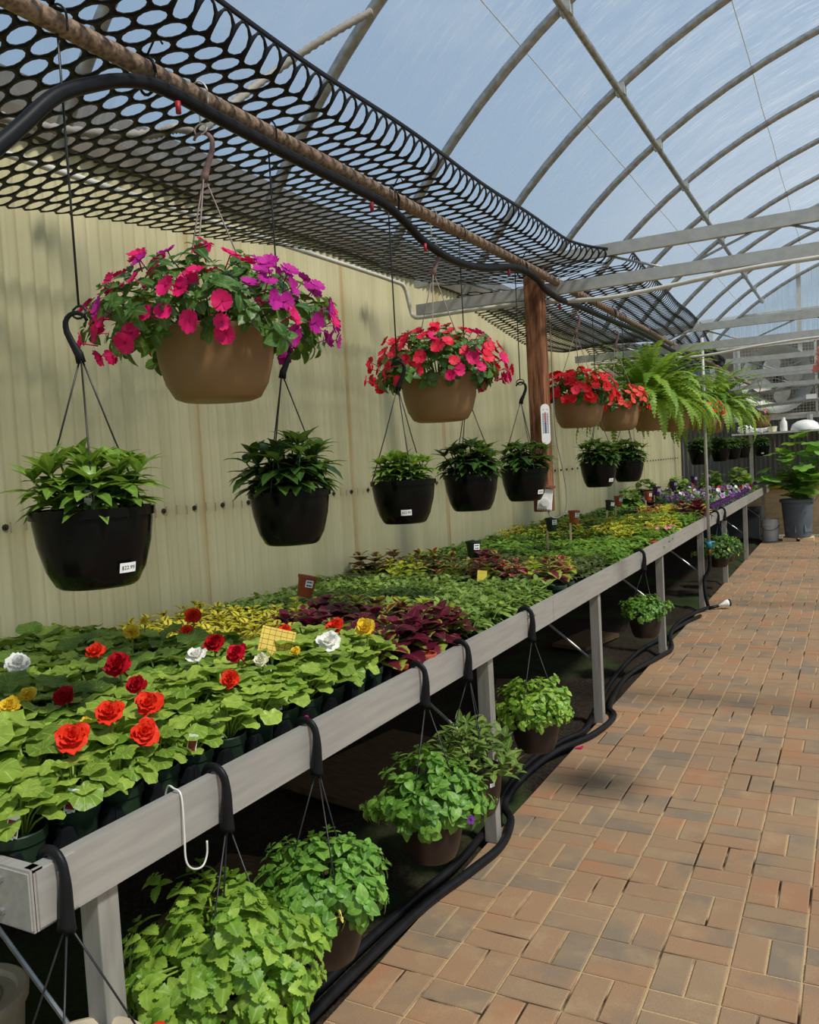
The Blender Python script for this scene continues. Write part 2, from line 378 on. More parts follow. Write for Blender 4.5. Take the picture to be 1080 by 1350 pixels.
# ---------------------------------------------------------------- vault: film, hoops, purlin
def hz(x, off=0.0):
    u = min(abs((x-1.75)/5.0), .9999); return CH-1.227+4.512*(1-u**2.2)**(1/2.2)+off
def hoop_pts(n=44, off=0.0, x0=-2.60):
    xs = [x0+(6.32-x0)*(.5-.5*cos(PI*i/n)) for i in range(n+1)]
    return [(x, hz(x)+off) for x in xs]
t = NT('greenhouse_film'); co = t.coord('Object', (.9, 3.0, .9)); n = t.noise(1.6, 5, co, .6); nw = t.noise(4, 5, t.coord('Object', (1.2, 6, .8)), .65)
tr = t.N('BsdfTransparent'); tr.inputs[0].default_value = (.95, .97, .98, 1)
df = t.N('BsdfDiffuse'); df.inputs[0].default_value = (.85, .88, .9, 1); tl = t.N('BsdfTranslucent'); tl.inputs[0].default_value = (.85, .88, .9, 1)
m1 = t.N('MixShader'); m1.inputs[0].default_value = .7; t.t.links.new(df.outputs[0], m1.inputs[1]); t.t.links.new(tl.outputs[0], m1.inputs[2])
m2 = t.N('MixShader'); f = t.math('ADD', t.ramp(n, .35, .75, .18, .38), t.ramp(nw, .48, .75, 0, .3)); t.t.links.new(f, m2.inputs[0])
t.t.links.new(tr.outputs[0], m2.inputs[1]); t.t.links.new(m1.outputs[0], m2.inputs[2]); t.t.links.new(m2.outputs[0], t.out.inputs[0]); M['film'] = t.m
hp = hoop_pts(44, .035, -2.56); mb = MB(); NY = 60
for j in range(NY+1):
    y = -.8+j*16.5/NY
    for x, z in hp: mb.vert((x, y, z))
for j in range(NY):
    for i in range(44):
        q = j*45+i; mb.f.append((q, q+1, q+46, q+45))
film = struct(mb.build('ceiling', M['film']))
for xs_ in (-1.62, -.64, .6):
    mb = MB(); mb.tube([(xs_+.004*sin(y*3), y, hz(xs_)+.028) for y in range(0, 16)], .0035, 4); mb.build('film_seam', M['white_wire'], film)
mb = MB(); mb.tube([(x, 0, z) for x, z in hoop_pts()], .029, 10); hoop_me = mb.mesh('roof_hoop', M['galv'])
ordn = ['first', 'second', 'third', 'fourth', 'fifth', 'sixth', 'seventh', 'eighth', 'ninth', 'tenth', 'eleventh', 'twelfth']
for k in range(12):
    o = inst('roof_hoop', hoop_me, None, (0, 4.66+1.22*(k-2), 0))
    tag(o, 'curved steel roof hoop under the clear film, %s one counted from the camera' % ordn[k], 'roof hoop', 'steel roof hoops')
pur = thing('roof_purlin', 'long straight steel purlin pipe tying the roof hoops together', 'pipe', (-1.35, 1.0, 4.0))
mb = MB(); mb.tube([(0, -1.2, 0), (0, 14.7, 0)], .023, 8); mb.build('pipe', M['galv'], pur)
mb = MB(); mb.box((0, 0, .014), (.06, .06, .075)); cl = mb.mesh('clamp', M['galv_flat'], False)
for k in range(12): inst('clamp', cl, pur, (0, 4.66+1.22*(k-2)-1.0, .01))

# trusses
def truss(Y, label, xr=4.4, dz=0.0):
    tr_ = thing('roof_truss', label, 'truss', (-2.47, Y, 2.52+dz), 'cross trusses')
    for nm, z, h in (('top_chord', 2.70+dz, .068), ('bottom_chord', 2.525+dz, .066)):
        mb = MB(); mb.box(((xr-2.47)/2+.0-(-2.47+2.47)/2+0, 0, z-2.52-dz), (xr+2.47, .04, h)); o = mb.build(nm, M['galv_flat'], tr_, False)
        o.location.x = (xr+2.47)/2-(xr-2.47)/2
    x = .25; upz = True; k = 0
    while x < xr+2.2:
        x2 = x+.42; a = (x, 0, .005 if k % 2 else .16); b = (x2, 0, .16 if k % 2 else .005)
        mb = MB(); mb.tube([a, b], .007, 6); mb.build('web_rod', M['galv'], tr_); x = x2+(.12 if k % 2 else 0); k += 1
    return tr_
truss(4.86, 'grey steel cross truss of two square tubes behind the wooden post', 4.4, .03)
truss(8.32, 'grey steel cross truss of two square tubes above the ferns')
truss(11.98, 'grey steel cross truss of two square tubes, the third along the house')
truss(14.9, 'grey steel cross truss nearest the fan wall at the far end')

# long hanging pipe
mb = MB(); mb.tube([(-1.53, -.6, 2.585)]+[(-1.53, y, 2.585-.006*sin(y)) for y in (1, 3, 4.6, 6, 8, 10, 12, 14)]+[(-1.53, 15.6, 2.585)], .023, 12)
tag(mb.build('support_pipe', M['rust'], None), 'rust-speckled horizontal pipe carrying all the hanging baskets above the bench', 'pipe')
mb = MB()
pts = [(-1.52, .75, 1.93), (-1.50, .95, 2.07), (-1.50, 1.14, 2.25), (-1.50, 1.2, 2.31), (-1.50, 1.29, 2.40), (-1.50, 1.39, 2.46), (-1.50, 1.5, 2.51), (-1.50, 1.62, 2.535), (-1.50, 1.86, 2.53), (-1.50, 2.22, 2.525), (-1.50, 2.69, 2.525), (-1.50, 2.86, 2.50), (-1.50, 3.05, 2.45), (-1.50, 3.33, 2.43), (-1.50, 3.67, 2.46), (-1.50, 4.08, 2.535), (-1.47, 4.3, 2.51), (-1.47, 4.42, 2.48), (-1.47, 4.7, 2.46), (-1.5, 5.12, 2.49), (-1.5, 5.84, 2.5), (-1.5, 7, 2.52), (-1.5, 8.2, 2.50), (-1.5, 9.5, 2.53)]
def spline(P, n=5):
    P = [Vector(p) for p in P]; out = []
    for i in range(len(P)-1):
        a, b, c, d = P[max(i-1, 0)], P[i], P[i+1], P[min(i+2, len(P)-1)]
        for k in range(n):
            u = k/n; out.append(.5*((2*b)+(c-a)*u+(2*a-5*b+4*c-d)*u*u+(3*b-a-3*c+d)*u**3))
    return out+[P[-1]]
mb.tube(spline(pts), .017, 10)
tag(mb.build('irrigation_hose', M['black_rubber']), 'thick black irrigation hose strapped beneath the rusty overhead pipe', 'hose')
mb = MB(); mb.tube([(-1.53+.03*cos(a), 1.6, 2.565+.045*sin(a)) for a in [i*PI/8 for i in range(17)]], .004, 5)
mb.tube([(-1.53, 1.6, 2.61), (-1.50, 1.61, 2.66), (-1.49, 1.62, 2.64)], .003, 5)
zt = mb.mesh('cable_tie', M['black_rubber'])
for y in (1.6, 2.85, 4.25, 6.1): tag(inst('cable_tie', zt, None, (0, y-1.6, 0)), 'black cable tie holding the irrigation hose up to the rusty pipe', 'cable tie', 'cable ties on the overhead pipe')
mb = MB(); mb.tube([(0, 0, 0), (0, 0, -.03)], .007, 8); dr = mb.mesh('drip_emitter', plain('red_emitter', '#A51C30', .5))
for y, z in ((1.66, 2.515), (2.62, 2.50), (3.03, 2.44), (3.95, 2.5), (4.75, 2.445)): tag(inst('drip_emitter', dr, None, (-1.49, y, z)), 'small red drip emitter plugged into the black overhead hose', 'drip emitter', 'red drip emitters')

# spiral ribbed hose above the netting
mb = MB(); P = spline([(-1.823, 3.3, 3.552), (-1.98, 3.15, 3.42), (-2.174, 3.0, 3.257), (-2.2, 2.75, 3.05), (-2.1, 2.45, 2.84), (-2.03, 2.25, 2.765), (-2.15, 2.19, 2.75), (-2.34, 1.98, 2.75), (-2.4, 1.75, 2.75), (-2.42, 1.3, 2.75)], 16)
mb.tube(P, [.019 if i % 2 else .014 for i in range(len(P))], 8)
tag(mb.build('ribbed_hose', plain('ribbed_grey_hose', '#9C9488', .6, 0, .3, .1, 20)), 'beige ribbed spiral hose hanging down from the roof onto the black netting', 'hose')
mb = MB(); mb.tube(spline([(-2.55, 1.2, 2.70), (-2.5, 2.4, 2.69), (-2.5, 3.7, 2.70), (-2.5, 4.2, 2.705), (-2.5, 4.6, 2.705), (-2.5, 4.75, 2.69), (-2.49, 4.80, 2.56), (-2.47, 4.80, 2.51), (-2.40, 4.80, 2.495), (-2.1, 4.80, 2.495), (-1.68, 4.83, 2.49), (-1.4, 4.83, 2.465), (-1.19, 4.80, 2.45), (-.9, 4.80, 2.465), (-.5, 4.80, 2.495), (-.13, 4.80, 2.50), (1, 4.80, 2.50), (4.3, 4.80, 2.50)]), .013, 8)
tag(mb.build('white_conduit', M['conduit']), 'white conduit running along the wall top and bowing under the nearest cross truss', 'conduit')
mb = MB(); mb.tube(spline([(-2.3, 8.27, 2.46), (-1.6, 8.27, 2.44), (-1.2, 8.27, 2.43), (-.7, 8.27, 2.47), (-.2, 8.27, 2.485), (1, 8.27, 2.48), (4.3, 8.27, 2.48)]), .012, 8)
tag(mb.build('white_conduit', M['conduit']), 'white conduit sagging under the cross truss above the ferns', 'conduit')

# ---------------------------------------------------------------- black netting (real holes)
def net(Y0, Y1, edge, zl, label, lift0, lift1):
    p = .064; q_ = 1.5; mb = MB(); key = {}
    def sm(a): a = max(0, min(1, a)); return a*a*(3-2*a)
    def surf(s_, y):
        u = (y-Y0)/(Y1-Y0); xe, ze = edge(u)
        if s_ < .1:  # curled-up edge band
            th = (1-s_/.1)*PI/2; x = xe-.055*(1-sin(th)); dz = .075*(1-cos(th))
        else: x = xe-.055-(s_-.1); dz = 0
        k = max(0, min(1, (-1.55-x)/.9)); kr = max(0, min(1, (x+1.6)/.3))
        z = 2.618+(zl(u)-2.618)*k+(ze-2.618)*kr+dz+.006*sin(y*5+x*4)
        return (x, y, z)
    def V(s_, y):
        kk = (round(s_*2000), round(y*2000))
        if kk not in key: key[kk] = mb.vert(surf(s_, y))
        return key[kk]
    rows = int(1.17/(p*.866*q_)); cols = int((Y1-Y0)/p)
    for i in range(rows):
        for j in range(cols):
            cs = .058+i*p*.866*q_; cy = Y0+p*(j+.5+.5*(i % 2)); rim = []; hole = []
            rh = p/1.732
            for k in range(12):
                a = PI/6*k
                m = rh if k % 2 == 0 else p/2
                rim.append(V(cs+m*q_*cos(a), cy+m*sin(a))); hole.append(mb.vert(surf(cs+.0275*q_*cos(a)*1.03, cy+.0266*sin(a))))
            for k in range(12):
                q = (k+1) % 12; mb.f.append((rim[k], rim[q], hole[q], hole[k]))
    # solid selvage
    pr = None
    for j in range(cols*2+1):
        y = Y0+j*p/2; u = (y-Y0)/(Y1-Y0)
        a = mb.vert(surf(0, y)); b = mb.vert(surf(.012, y))
        if pr: mb.f.append((pr[0], pr[1], b, a))
        pr = (a, b)
    o = mb.build('shade_netting', M['black_net'], None)
    so = o.modifiers.new('thick', 'SOLIDIFY'); so.thickness = .004; so.offset = 0
    return tag(o, label, 'netting', 'black plastic netting over the bench')
bow = lambda u: 4*u*(1-u)
net(.55, 4.92, lambda u: (-1.32+.13*max(0, (u-.86)/.14)**2, 2.635+.03*max(0, (u-.8)/.2)), lambda u: 2.715-.25*(1-min(1, max(0, (u-.25)/.5))), 'black plastic netting with oval holes, the nearest length over the bench', 0, 0)
net(4.98, 8.36, lambda u: (-1.12-.16*u, 2.66-.03*bow(u)+.06*u), lambda u: 2.66-.2*bow(u), 'black plastic netting with oval holes behind the wooden post', 0, 0)
net(8.45, 11.95, lambda u: (-1.28-.22*u, 2.70-.08*bow(u)), lambda u: 2.66-.2*bow(u), 'black plastic netting with oval holes, farthest length beyond the ferns', 0, 0)

# ---------------------------------------------------------------- bench
bench = thing('plant_bench', 'long aluminium greenhouse bench along the corrugated wall covered with bedding plants', 'bench', (-1.31, .94, 0))
Lb = 14.55
def bpart(n, mb, m=M['alu'], sm=False): return mb.build(n, m, bench, sm)
mb = MB()
for k in range(5):
    a = Lb*k/5+.0015; b = Lb*(k+1)/5-.0015; y = (a+b)/2; L = b-a
    mb.box((0, y, .828), (.006, L, .114)); mb.box((-.013, y, .8815), (.02, L, .005)); mb.box((-.023, y, .775), (.04, L, .005))
bpart('front_rail', mb)
mb = MB(); mb.box((-.731, 0, .828), (1.468, .006, .114)); mb.box((-.731, .013, .8815), (1.468, .02, .005)); bpart('end_rail', mb)
mb = MB(); mb.box((.0045, .05, .828), (.004, .085, .104)); mb.box((-.05, -.0045, .828), (.10, .004, .104)); bpart('corner_bracket', mb)
mb = MB(); mb.tube([(0, 0, 0), (.008, 0, 0)], .0075, 6); mb.tube([(.008, 0, 0), (.012, 0, 0)], .004, 6); bolt = mb.mesh('bolt', M['galv'], False)
for y, z in ((.055, .86), (.055, .797), (2.62, .855), (2.62, .80), (2.55, .86), (5.9, .86), (5.75, .855), (8.7, .85)): inst('bolt', bolt, bench, (.006 if y < .1 else .003, y, z))
for z in (.86, .80): inst('bolt', bolt, bench, (-.075, -.006, z), -PI/2)
mb = MB(); mb.box((-.735, Lb/2, .778), (1.42, Lb, .014)); bpart('bench_top', mb, M['galv_flat'])
mb = MB(); mb.box((-1.46, Lb/2, .828), (.006, Lb, .114)); bpart('rear_rail', mb)
for y in (1.12, 3.10, 4.74, 6.56, 8.49, 10.17, 12.25, 14.8):
    for x, nm in ((-.045, 'leg'), (-1.41, 'leg')):
        mb = MB(); q = .024
        for dx, dy, sx_, sy_ in ((q, 0, .004, .05), (-q, 0, .004, .05), (0, q, .05, .004), (0, -q, .05, .004)): mb.box((x+dx, y-.94+dy, .385), (sx_, sy_, .77))
        mb.build(nm, M['alu_leg'], bench, False)
    mb = MB(); mb.tube([(-.07, y-.94, .36), (-.58, y-.94, .765)], .008, 6, flat=.6); bpart('brace', mb, M['galv'])
    mb = MB(); mb.box((-.735, y-.94, .745), (1.38, .04, .03)); bpart('cross_member', mb)
wh = MB(); wh.tube(spline([(-1.36, 1.315, .855), (-1.345, 1.315, .893), (-1.325, 1.312, .893), (-1.302, 1.31, .88), (-1.296, 1.305, .80), (-1.292, 1.30, .745), (-1.285, 1.31, .722), (-1.28, 1.335, .716), (-1.28, 1.352, .735), (-1.28, 1.355, .765)]), .0023, 6)
tag(wh.build('wire_hook', M['white_wire']), 'bent white wire hook hung over the bench rail between two black hooks', 'hook')

# ---------------------------------------------------------------- wooden post with thermometer and thermostat
mb = MB(); mb.box((0, 0, .715), (.102, .098, 1.43)); o = mb.build('wooden_post', M['wood'], None, False, (-1.641, 4.757, 1.245))
bv = o.modifiers.new('b', 'BEVEL'); bv.width = .006; bv.segments = 2
tag(o, 'reddish brown square wooden post hanging between the truss and the bench', 'post')
def font(txt, size, mat, parent, mtx, name='price_text'):
    cu = bpy.data.curves.new(name, 'FONT'); cu.body = txt; cu.size = size; cu.align_x = 'CENTER'; cu.align_y = 'CENTER'; cu.resolution_u = 2
    tmp = bpy.data.objects.new(name, cu); COL.objects.link(tmp); bpy.context.view_layer.update()
    me = bpy.data.meshes.new_from_object(tmp.evaluated_get(bpy.context.evaluated_depsgraph_get()))
    bpy.data.objects.remove(tmp); me.materials.clear(); me.materials.append(mat)
    o = bpy.data.objects.new(name, me); COL.objects.link(o); o.parent = parent; o.matrix_local = mtx; return o
def print_lines(parent, w, mtx, n=2, gap=.008):  # print too small to read: short dark dashes
    mb = MB(); q = random.Random(5)
    for l in range(n):
        x = -w/2
        while x < w/2-.002:
            L = min(q.uniform(.25, .45)*w, w/2-x); mb.box((x+L/2, -l*gap, 0), (L*.8, gap*.38, .0004)); x += L
    o = mb.build('printed_lines', M['ink'], parent, False); o.matrix_local = mtx; return o
th = thing('thermometer', 'white wall thermometer with blue and red scale fixed to the wooden post', 'thermometer', (-1.588, 4.69, 1.64))
th.rotation_euler = (0, 0, rad(30))
mb = MB(); n = 10; ring = []
for zc, s_ in ((.235-.026, 1), (.026, -1)):
    for k in range(n+1):
        a = PI*k/n if s_ > 0 else PI+PI*k/n; ring.append((.026*cos(a), zc+.026*sin(a)))
f0 = [mb.vert((x, -.006, z)) for x, z in ring]; f1 = [mb.vert((x, .004, z)) for x, z in ring]
mb.f.append(tuple(f0)); mb.f.append(tuple(reversed(f1)))
for k in range(len(ring)): q = (k+1) % len(ring); mb.f.append((f0[k], f1[k], f1[q], f0[q]))
mb.build('body', M['white'], th, False)
mb = MB(); mb.box((0, -.0075, .098), (.007, .002, .062)); mb.build('column', M['blue_ink'], th, False)
mb = MB(); mb.box((0, -.0075, .155), (.007, .002, .05)); mb.tube([(0, -.007, .18), (0, -.007, .19)], [.004, .001], 6); mb.build('column', M['red_ink'], th, False)
mb = MB()
for k in range(18):
    for s_ in (-1, 1): mb.box((s_*.0125, -.0068, .068+k*.0066), (.009 if k % 2 else .012, .001, .0018))
mb.build('scale_marks', M['blue_ink'], th, False)
RX = Matrix.Rotation(PI/2, 4, 'X')
font('°F', .012, M['ink'], th, Matrix.Translation((-.011, -.0068, .2)) @ RX, 'scale_text'); font('°C', .012, M['ink'], th, Matrix.Translation((.011, -.0068, .2)) @ RX, 'scale_text')
ts = thing('thermostat', 'pale box thermostat with round dial under the foot of the wooden post', 'thermostat', (-1.615, 4.675, 1.255)); ts.rotation_euler = (0, rad(7), rad(18))
mb = MB(); mb.box((0, .0, .065), (.085, .045, .13)); o = mb.build('housing', M['white'], ts, False); bv = o.modifiers.new('b', 'BEVEL'); bv.width = .006; bv.segments = 2
mb = MB(); mb.tube([(0, -.022, .045), (0, -.034, .045)], .027, 20); mb.tube([(0, -.034, .045), (0, -.040, .045)], .018, 20); mb.build('dial', M['bucket'], ts, True, auto=40)
mb = MB()
for k in range(8): mb.box((-.034+k*.0097, -.023, .006), (.004, .003, .010))
mb.build('vents', M['ink'], ts, False)
mb = MB(); mb.box((.0, .01, .142), (.11, .09, .014)); mb.build('cover_board', M['wood'], ts, False)
mb = MB(); mb.tube(spline([(-1.59, 4.68, 1.25), (-1.575, 4.67, 1.22), (-1.54, 4.69, 1.21), (-1.50, 4.72, 1.25), (-1.50, 4.75, 1.36), (-1.52, 4.76, 1.5), (-1.555, 4.77, 1.7), (-1.56, 4.77, 2.0), (-1.56, 4.77, 2.4)]), .004, 6)
tag(mb.build('grey_cable', plain('grey_cable', '#77736A', .5)), 'thin grey cable looping down the post to the thermostat', 'cable')

# ---------------------------------------------------------------- leaf outline profiles
ov = lambda u: sin(PI*min(1, u**.75*1.0))**.8 if 0 < u < 1 else 0
lan = lambda u: sin(PI*u**.85)**1.1 if 0 < u < 1 else 0
rnd_ = lambda u: math.sqrt(max(0, 1-(2*u-1)**2))
heart = lambda u: (sin(PI*u**.55))**.9 if 0 < u < 1 else 0
def aim(v): return math.atan2(v.y, v.x), math.asin(max(-1, min(1, v.z/max(v.length, 1e-6))))

def whorl_plant(n_sh, rad_, h, L, Wd, mat, per=7, lv=2, prof=lan, tilt=.5, seed=0, name='foliage', n=4, el0=.5, droop=.8):
    R.seed(seed); mb = MB()
    for i in range(n_sh):
        a = i*2.39996+R.uniform(-.3, .3); rr = rad_*math.sqrt((i+.4)/n_sh)
        top = Vector((rr*cos(a), rr*sin(a), h*(1.0-.35*(rr/rad_)**2)*R.uniform(.8, 1.12))); base = Vector((rr*.5*cos(a), rr*.5*sin(a), -.02))
        mb.tube([base, (base+top)/2+Vector((0, 0, .01)), top], [.004, .0035, .002], 4, a=(.6, .2, .5, 1))
        for l in range(lv):
            c = top.lerp(base, .33*l); m = per-(0 if l else 2); e = (el0+.35 if l == 0 else el0-.15)
            for k in range(m):
                z = a+2*PI*k/m+l*.5+R.uniform(-.25, .25); s_ = R.uniform(.75, 1.1)*(.75 if l == 0 else 1)
                # lean outward with the shoot
                out = cos(z-a)*(rr/rad_)*tilt
                mb.leaf(c, z, e-R.uniform(-.15, .25)-out*.5, L*s_, Wd*s_, prof, droop*R.uniform(.6, 1.3), .22, n)
    return mb.mesh(name, mat)

def dome_plant(nl, rx, rz, drop, L, Wd, mat, prof=ov, seed=0, ser=0.0, n=5, stems=14, name='foliage', up=.15, sprig=0, zc=0.0, pair=2):
    R.seed(seed); mb = MB()
    for i in range(nl):
        a = R.uniform(0, 2*PI); q = R.uniform(-drop, 1)
        el_ = math.asin(max(-1, min(1, q))); s_ = R.uniform(.72, 1.04)
        p = Vector((rx*cos(el_)*cos(a)*s_, rx*cos(el_)*sin(a)*s_, zc+rz*sin(el_)*s_))
        for k in range(pair):
            az = a+R.uniform(-1.5, 1.5)+PI*k*.7; e = R.uniform(-.35, .6)*(1 if q > 0 else .4)+up-.5*max(0, -q)
            f = R.uniform(.6, 1.1); mb.leaf(p, az, e, L*f, Wd*f, prof, R.uniform(.3, 1.1), .18, n, ser=ser)
    for i in range(stems):
        a = i*2*PI/stems+R.uniform(-.2, .2); q = R.uniform(.2, .9)
        e = Vector((rx*q*cos(a), rx*q*sin(a), zc+rz*math.sqrt(1-q*q)*R.uniform(.7, 1.0)))
        mb.tube([(.03*cos(a), .03*sin(a), zc*.2-.03), e*.55+Vector((0, 0, .02)), e], [.003, .0028, .0018], 4, a=(.8, .3, .5, 1))
    for i in range(sprig):  # upright or trailing sprigs poking out of the dome
        a = R.uniform(0, 2*PI); q = R.uniform(.2, .95)
        b0 = Vector((rx*q*cos(a), rx*q*sin(a), zc+rz*math.sqrt(1-q*q)*.9)); tp = b0+Vector((cos(a)*.03, sin(a)*.03, R.uniform(.03, .07)))
        mb.tube([b0, tp], [.0022, .0015], 4, a=(.8, .3, .5, 1))
        for k in range(5): mb.leaf(tp, k*1.3+a, R.uniform(-.1, .5), L*.5, Wd*.45, prof, .5, .2, 4)
    return mb.mesh(name, mat)

def rosette_plant(nc, rx, rz, drop, L, Wd, mat, prof=ov, seed=0, ser=0.0, n=5, stems=16, zc=.02, sprig=0, lo=.8):
    R.seed(seed); mb = MB()
    for i in range(nc+sprig):
        a = i*2.39996+R.uniform(-.3, .3); q = -drop+(1.0+drop)*((i*.7548777+.1*R.random()) % 1.0); e = math.asin(max(-1, min(1, q))); s_ = R.uniform(lo, 1.06)+(R.uniform(.1, .24) if i >= nc else 0)
        d = Vector((cos(e)*cos(a), cos(e)*sin(a), sin(e))); p = Vector((rx*d.x, rx*d.y, rz*d.z+zc))*s_
        nv = Vector((d.x*.8, d.y*.8, d.z*.8+.45))+Vector((R.uniform(-.3, .3), R.uniform(-.3, .3), 0)); qt = nv.to_track_quat('Z', 'Y'); f0 = R.uniform(.75, 1.15); az0 = R.uniform(0, 6.28)
        st = len(mb.v)
        for lv, (m, f, el_, h) in enumerate(((3, 1.0, -.05, -.022), (3, .95, .2, -.008), (2, .55, .6, 0), (2, .3, .9, .004))):
            for k in range(m): mb.leaf((0, 0, h), az0+lv*.9+2*PI*k/m+R.uniform(-.25, .25), el_+R.uniform(-.15, .2), L*f*f0*R.uniform(.8, 1.15), Wd*f*f0, prof, R.uniform(.4, 1.1), .2, n if f > .5 else 4, ser=ser if f > .5 else 0)
        for k in range(st, len(mb.v)): mb.v[k] = tuple(qt @ Vector(mb.v[k])+p)
        if i % 2 == 0: mb.tube([(p.x*.15, p.y*.15, -.02), p*.55+Vector((0, 0, .025)), p], [.003, .0026, .0018], 4, a=(.8, .3, .5, 1))
    return mb.mesh('foliage', mat)
def begonia_mesh(seed, mat, big=1.0, name='foliage'):
    R.seed(seed); mb = MB()
    for i in range(20):
        a = i*2.39996+R.uniform(-.4, .4); q = math.sqrt((i+.5)/20); rr = .072*q*big; z = (.105*(1-.7*q*q)+R.uniform(-.015, .02))*big
        c = Vector((rr*cos(a), rr*sin(a), z)); mb.tube([(.015*cos(a), .015*sin(a), -.01), c*.6, c], .0028, 4, a=(.9, .5, 1, 1))
        mb.disc_leaf(c+Vector((cos(a), sin(a), 0))*.012, a+R.uniform(-.6, .6), .35-.6*q+R.uniform(-.4, .5), R.uniform(.030, .046)*big, 24, .45, .09)
    return mb.mesh(name, mat)

def rose_flower(mat, r=.032, seed=0, layers=4):  # full double bloom of ruffled petals
    R.seed(seed); mb = MB(); Z = Vector((0, 0, 1))
    for l in range(layers):
        n = 9-l; e = .05+l*.36+R.uniform(-.05, .05); rr = r*(1-.17*l)
        for k in range(n):
            a = 2*PI*k/n+l*.4+R.uniform(-.15, .15); tdir = Vector((cos(a)*cos(e), sin(a)*cos(e), sin(e))); nn = Vector((-cos(a)*sin(e), -sin(a)*sin(e), cos(e)))
            mb.petal(Vector((0, 0, .004+.003*l)), tdir, nn, rr*R.uniform(.8, 1.15), rr*.5, .22, R.random(), .15)
    mb.tube([(0, 0, -.05), (0, 0, .004)], .0025, 5, a=(.5, 0, 1, 1))
    return mb.mesh('flower', mat)
def open_flower(mat, r=.022, n=5, seed=0, name='flower', cup=.12, wid=.5, notch=.2):
    R.seed(seed); mb = MB()
    for k in range(n):
        a = 2*PI*k/n+R.uniform(-.12, .12); td = Vector((cos(a), sin(a), .1)); nn = Vector((0, 0, 1))
        mb.petal(Vector((0, 0, .0008*k)), td, nn, r*R.uniform(.9, 1.08), r*wid, cup, R.random(), .09, 1, notch)
    mb.tube([(0, 0, -.03), (0, 0, 0)], .0015, 4, a=(.5, 0, 1, 1))
    return mb.mesh(name, mat)

# ---------------------------------------------------------------- pots and hangers
def hang_pot(r=.126, h=.165, taper=.66):
    mb = MB(); b = r*taper
    mb.lathe([(0, .004), (b*.9, .0), (b, .006), (b+(r-b)*.38, h*.22), (b+(r-b)*.72, h*.55), (r*.955, h*.84), (r*.955, h*.88), (r, h*.885), (r*1.01, h*.99), (r*.995, h), (r*.945, h), (r*.94, h*.86), (0, h*.86)], 40)
    return mb
POT = hang_pot(); pot_me = POT.mesh('pot', M['pot_black']); sharp(pot_me, 40)
pot_br = hang_pot(.115, .17, .7).mesh('pot', M['bark_pot']); sharp(pot_br, 40)
mb = MB(); mb.lathe([(0, .002), (.095, .0), (.115, .008), (.137, .045), (.152, .10), (.160, .165), (.166, .172), (.168, .185), (.162, .19), (.155, .186), (.152, .165), (0, .165)], 44); bowl_me = mb.mesh('bowl', M['bowl']); sharp(bowl_me, 45)
def hanger(par, z_rim, r, z_hook, mh, mw, ang=0.0, hk=.12, face=0):
    # plastic hook whose stem splits into wires running to the rim
    mb = MB(); pts = []
    for k in range(11):
        a = -PI*.62+k*(PI*1.42/10); pts.append((.026*cos(-a+PI*.02)*1.0-.0, 0, z_hook+hk*.72+.026*sin(a+PI*.12)+.0))
    st = [(0, 0, z_hook), (.004, 0, z_hook+.02), (.016, 0, z_hook+hk*.36), (.027, 0, z_hook+hk*.58)]
    arc = [(.004+.025*cos(a), 0, z_hook+hk*.72+.025*sin(a)) for a in [(-.15+k*.38) for k in range(9)]]
    P = st+arc; rr = [.0115, .0105, .008, .0075]+[.007-.0004*k for k in range(9)]
    mb.tube(P, rr, 8, flat=.55); o = mb.build('hook', mh, par); o.rotation_euler = (0, 0, face)
    for k in range(3):
        a = ang+2*PI*k/3; mb = MB(); e = Vector((r*cos(a), r*sin(a), z_rim))
        mb.tube([(.004*cos(a), .004*sin(a), z_hook+.004), e*.5+Vector((0, 0, .5*z_hook)), e, e+Vector((0, 0, -.012))], .0022, 5); mb.build('hanger_wire', mw, par)
    return o
def top_wire(x, y, z0, z1, label, loop=True, mat=None, r=.0028):
    mb = MB(); mb.tube([(x, y, z0), (x, y, (z0+z1)/2), (x, y-.0, z1-.03)]+[(x+.03*cos(a), y, z1+.0+.032*sin(a)) for a in [PI+.0+k*-(PI*1.15)/8 for k in range(9)]][0:0]+spline([(x, y, z1-.03), (x-.03, y, z1), (x-.02, y, z1+.03), (x+.008, y, z1+.034), (x+.03, y, z1+.01), (x+.031, y, z1-.03)], 3), r, 5)
    mb.tube([(x+.022*cos(a), y, z0-.012+.014*sin(a)) for a in [k*PI/5 for k in range(11)]], r, 5)
    return tag(mb.build('suspension_wire', mat or M['wire']), label, 'wire', 'wires hung from the overhead pipe')
def sticker(par, a, r, z, txt, w=.036, h=.02, tilt=.2):
    s_ = thing_part('price_sticker', par)
    m = Matrix.Translation((r*cos(a), r*sin(a), z)) @ Matrix.Rotation(a+PI/2, 4, 'Z') @ Matrix.Rotation(PI/2+tilt, 4, 'X')
    mb = MB(); n = 6
    for i in range(n+1):
        x = -w/2+w*i/n; d = -(x*x)/(2*r)
        for y in (-h/2, h/2): mb.vert((x, y, d))
    for i in range(n): mb.f.append((2*i, 2*i+2, 2*i+3, 2*i+1))
    s_ = mb.build('price_sticker', M['label_white'], par); s_.matrix_local = m
    font(txt, w*.30, M['ink'], s_, Matrix.Translation((0, 0, .0006)), 'price_text') if txt else print_lines(s_, w*.7, Matrix.Translation((0, .003, .0004)), 2, .006); return s_
def thing_part(n, p): return None

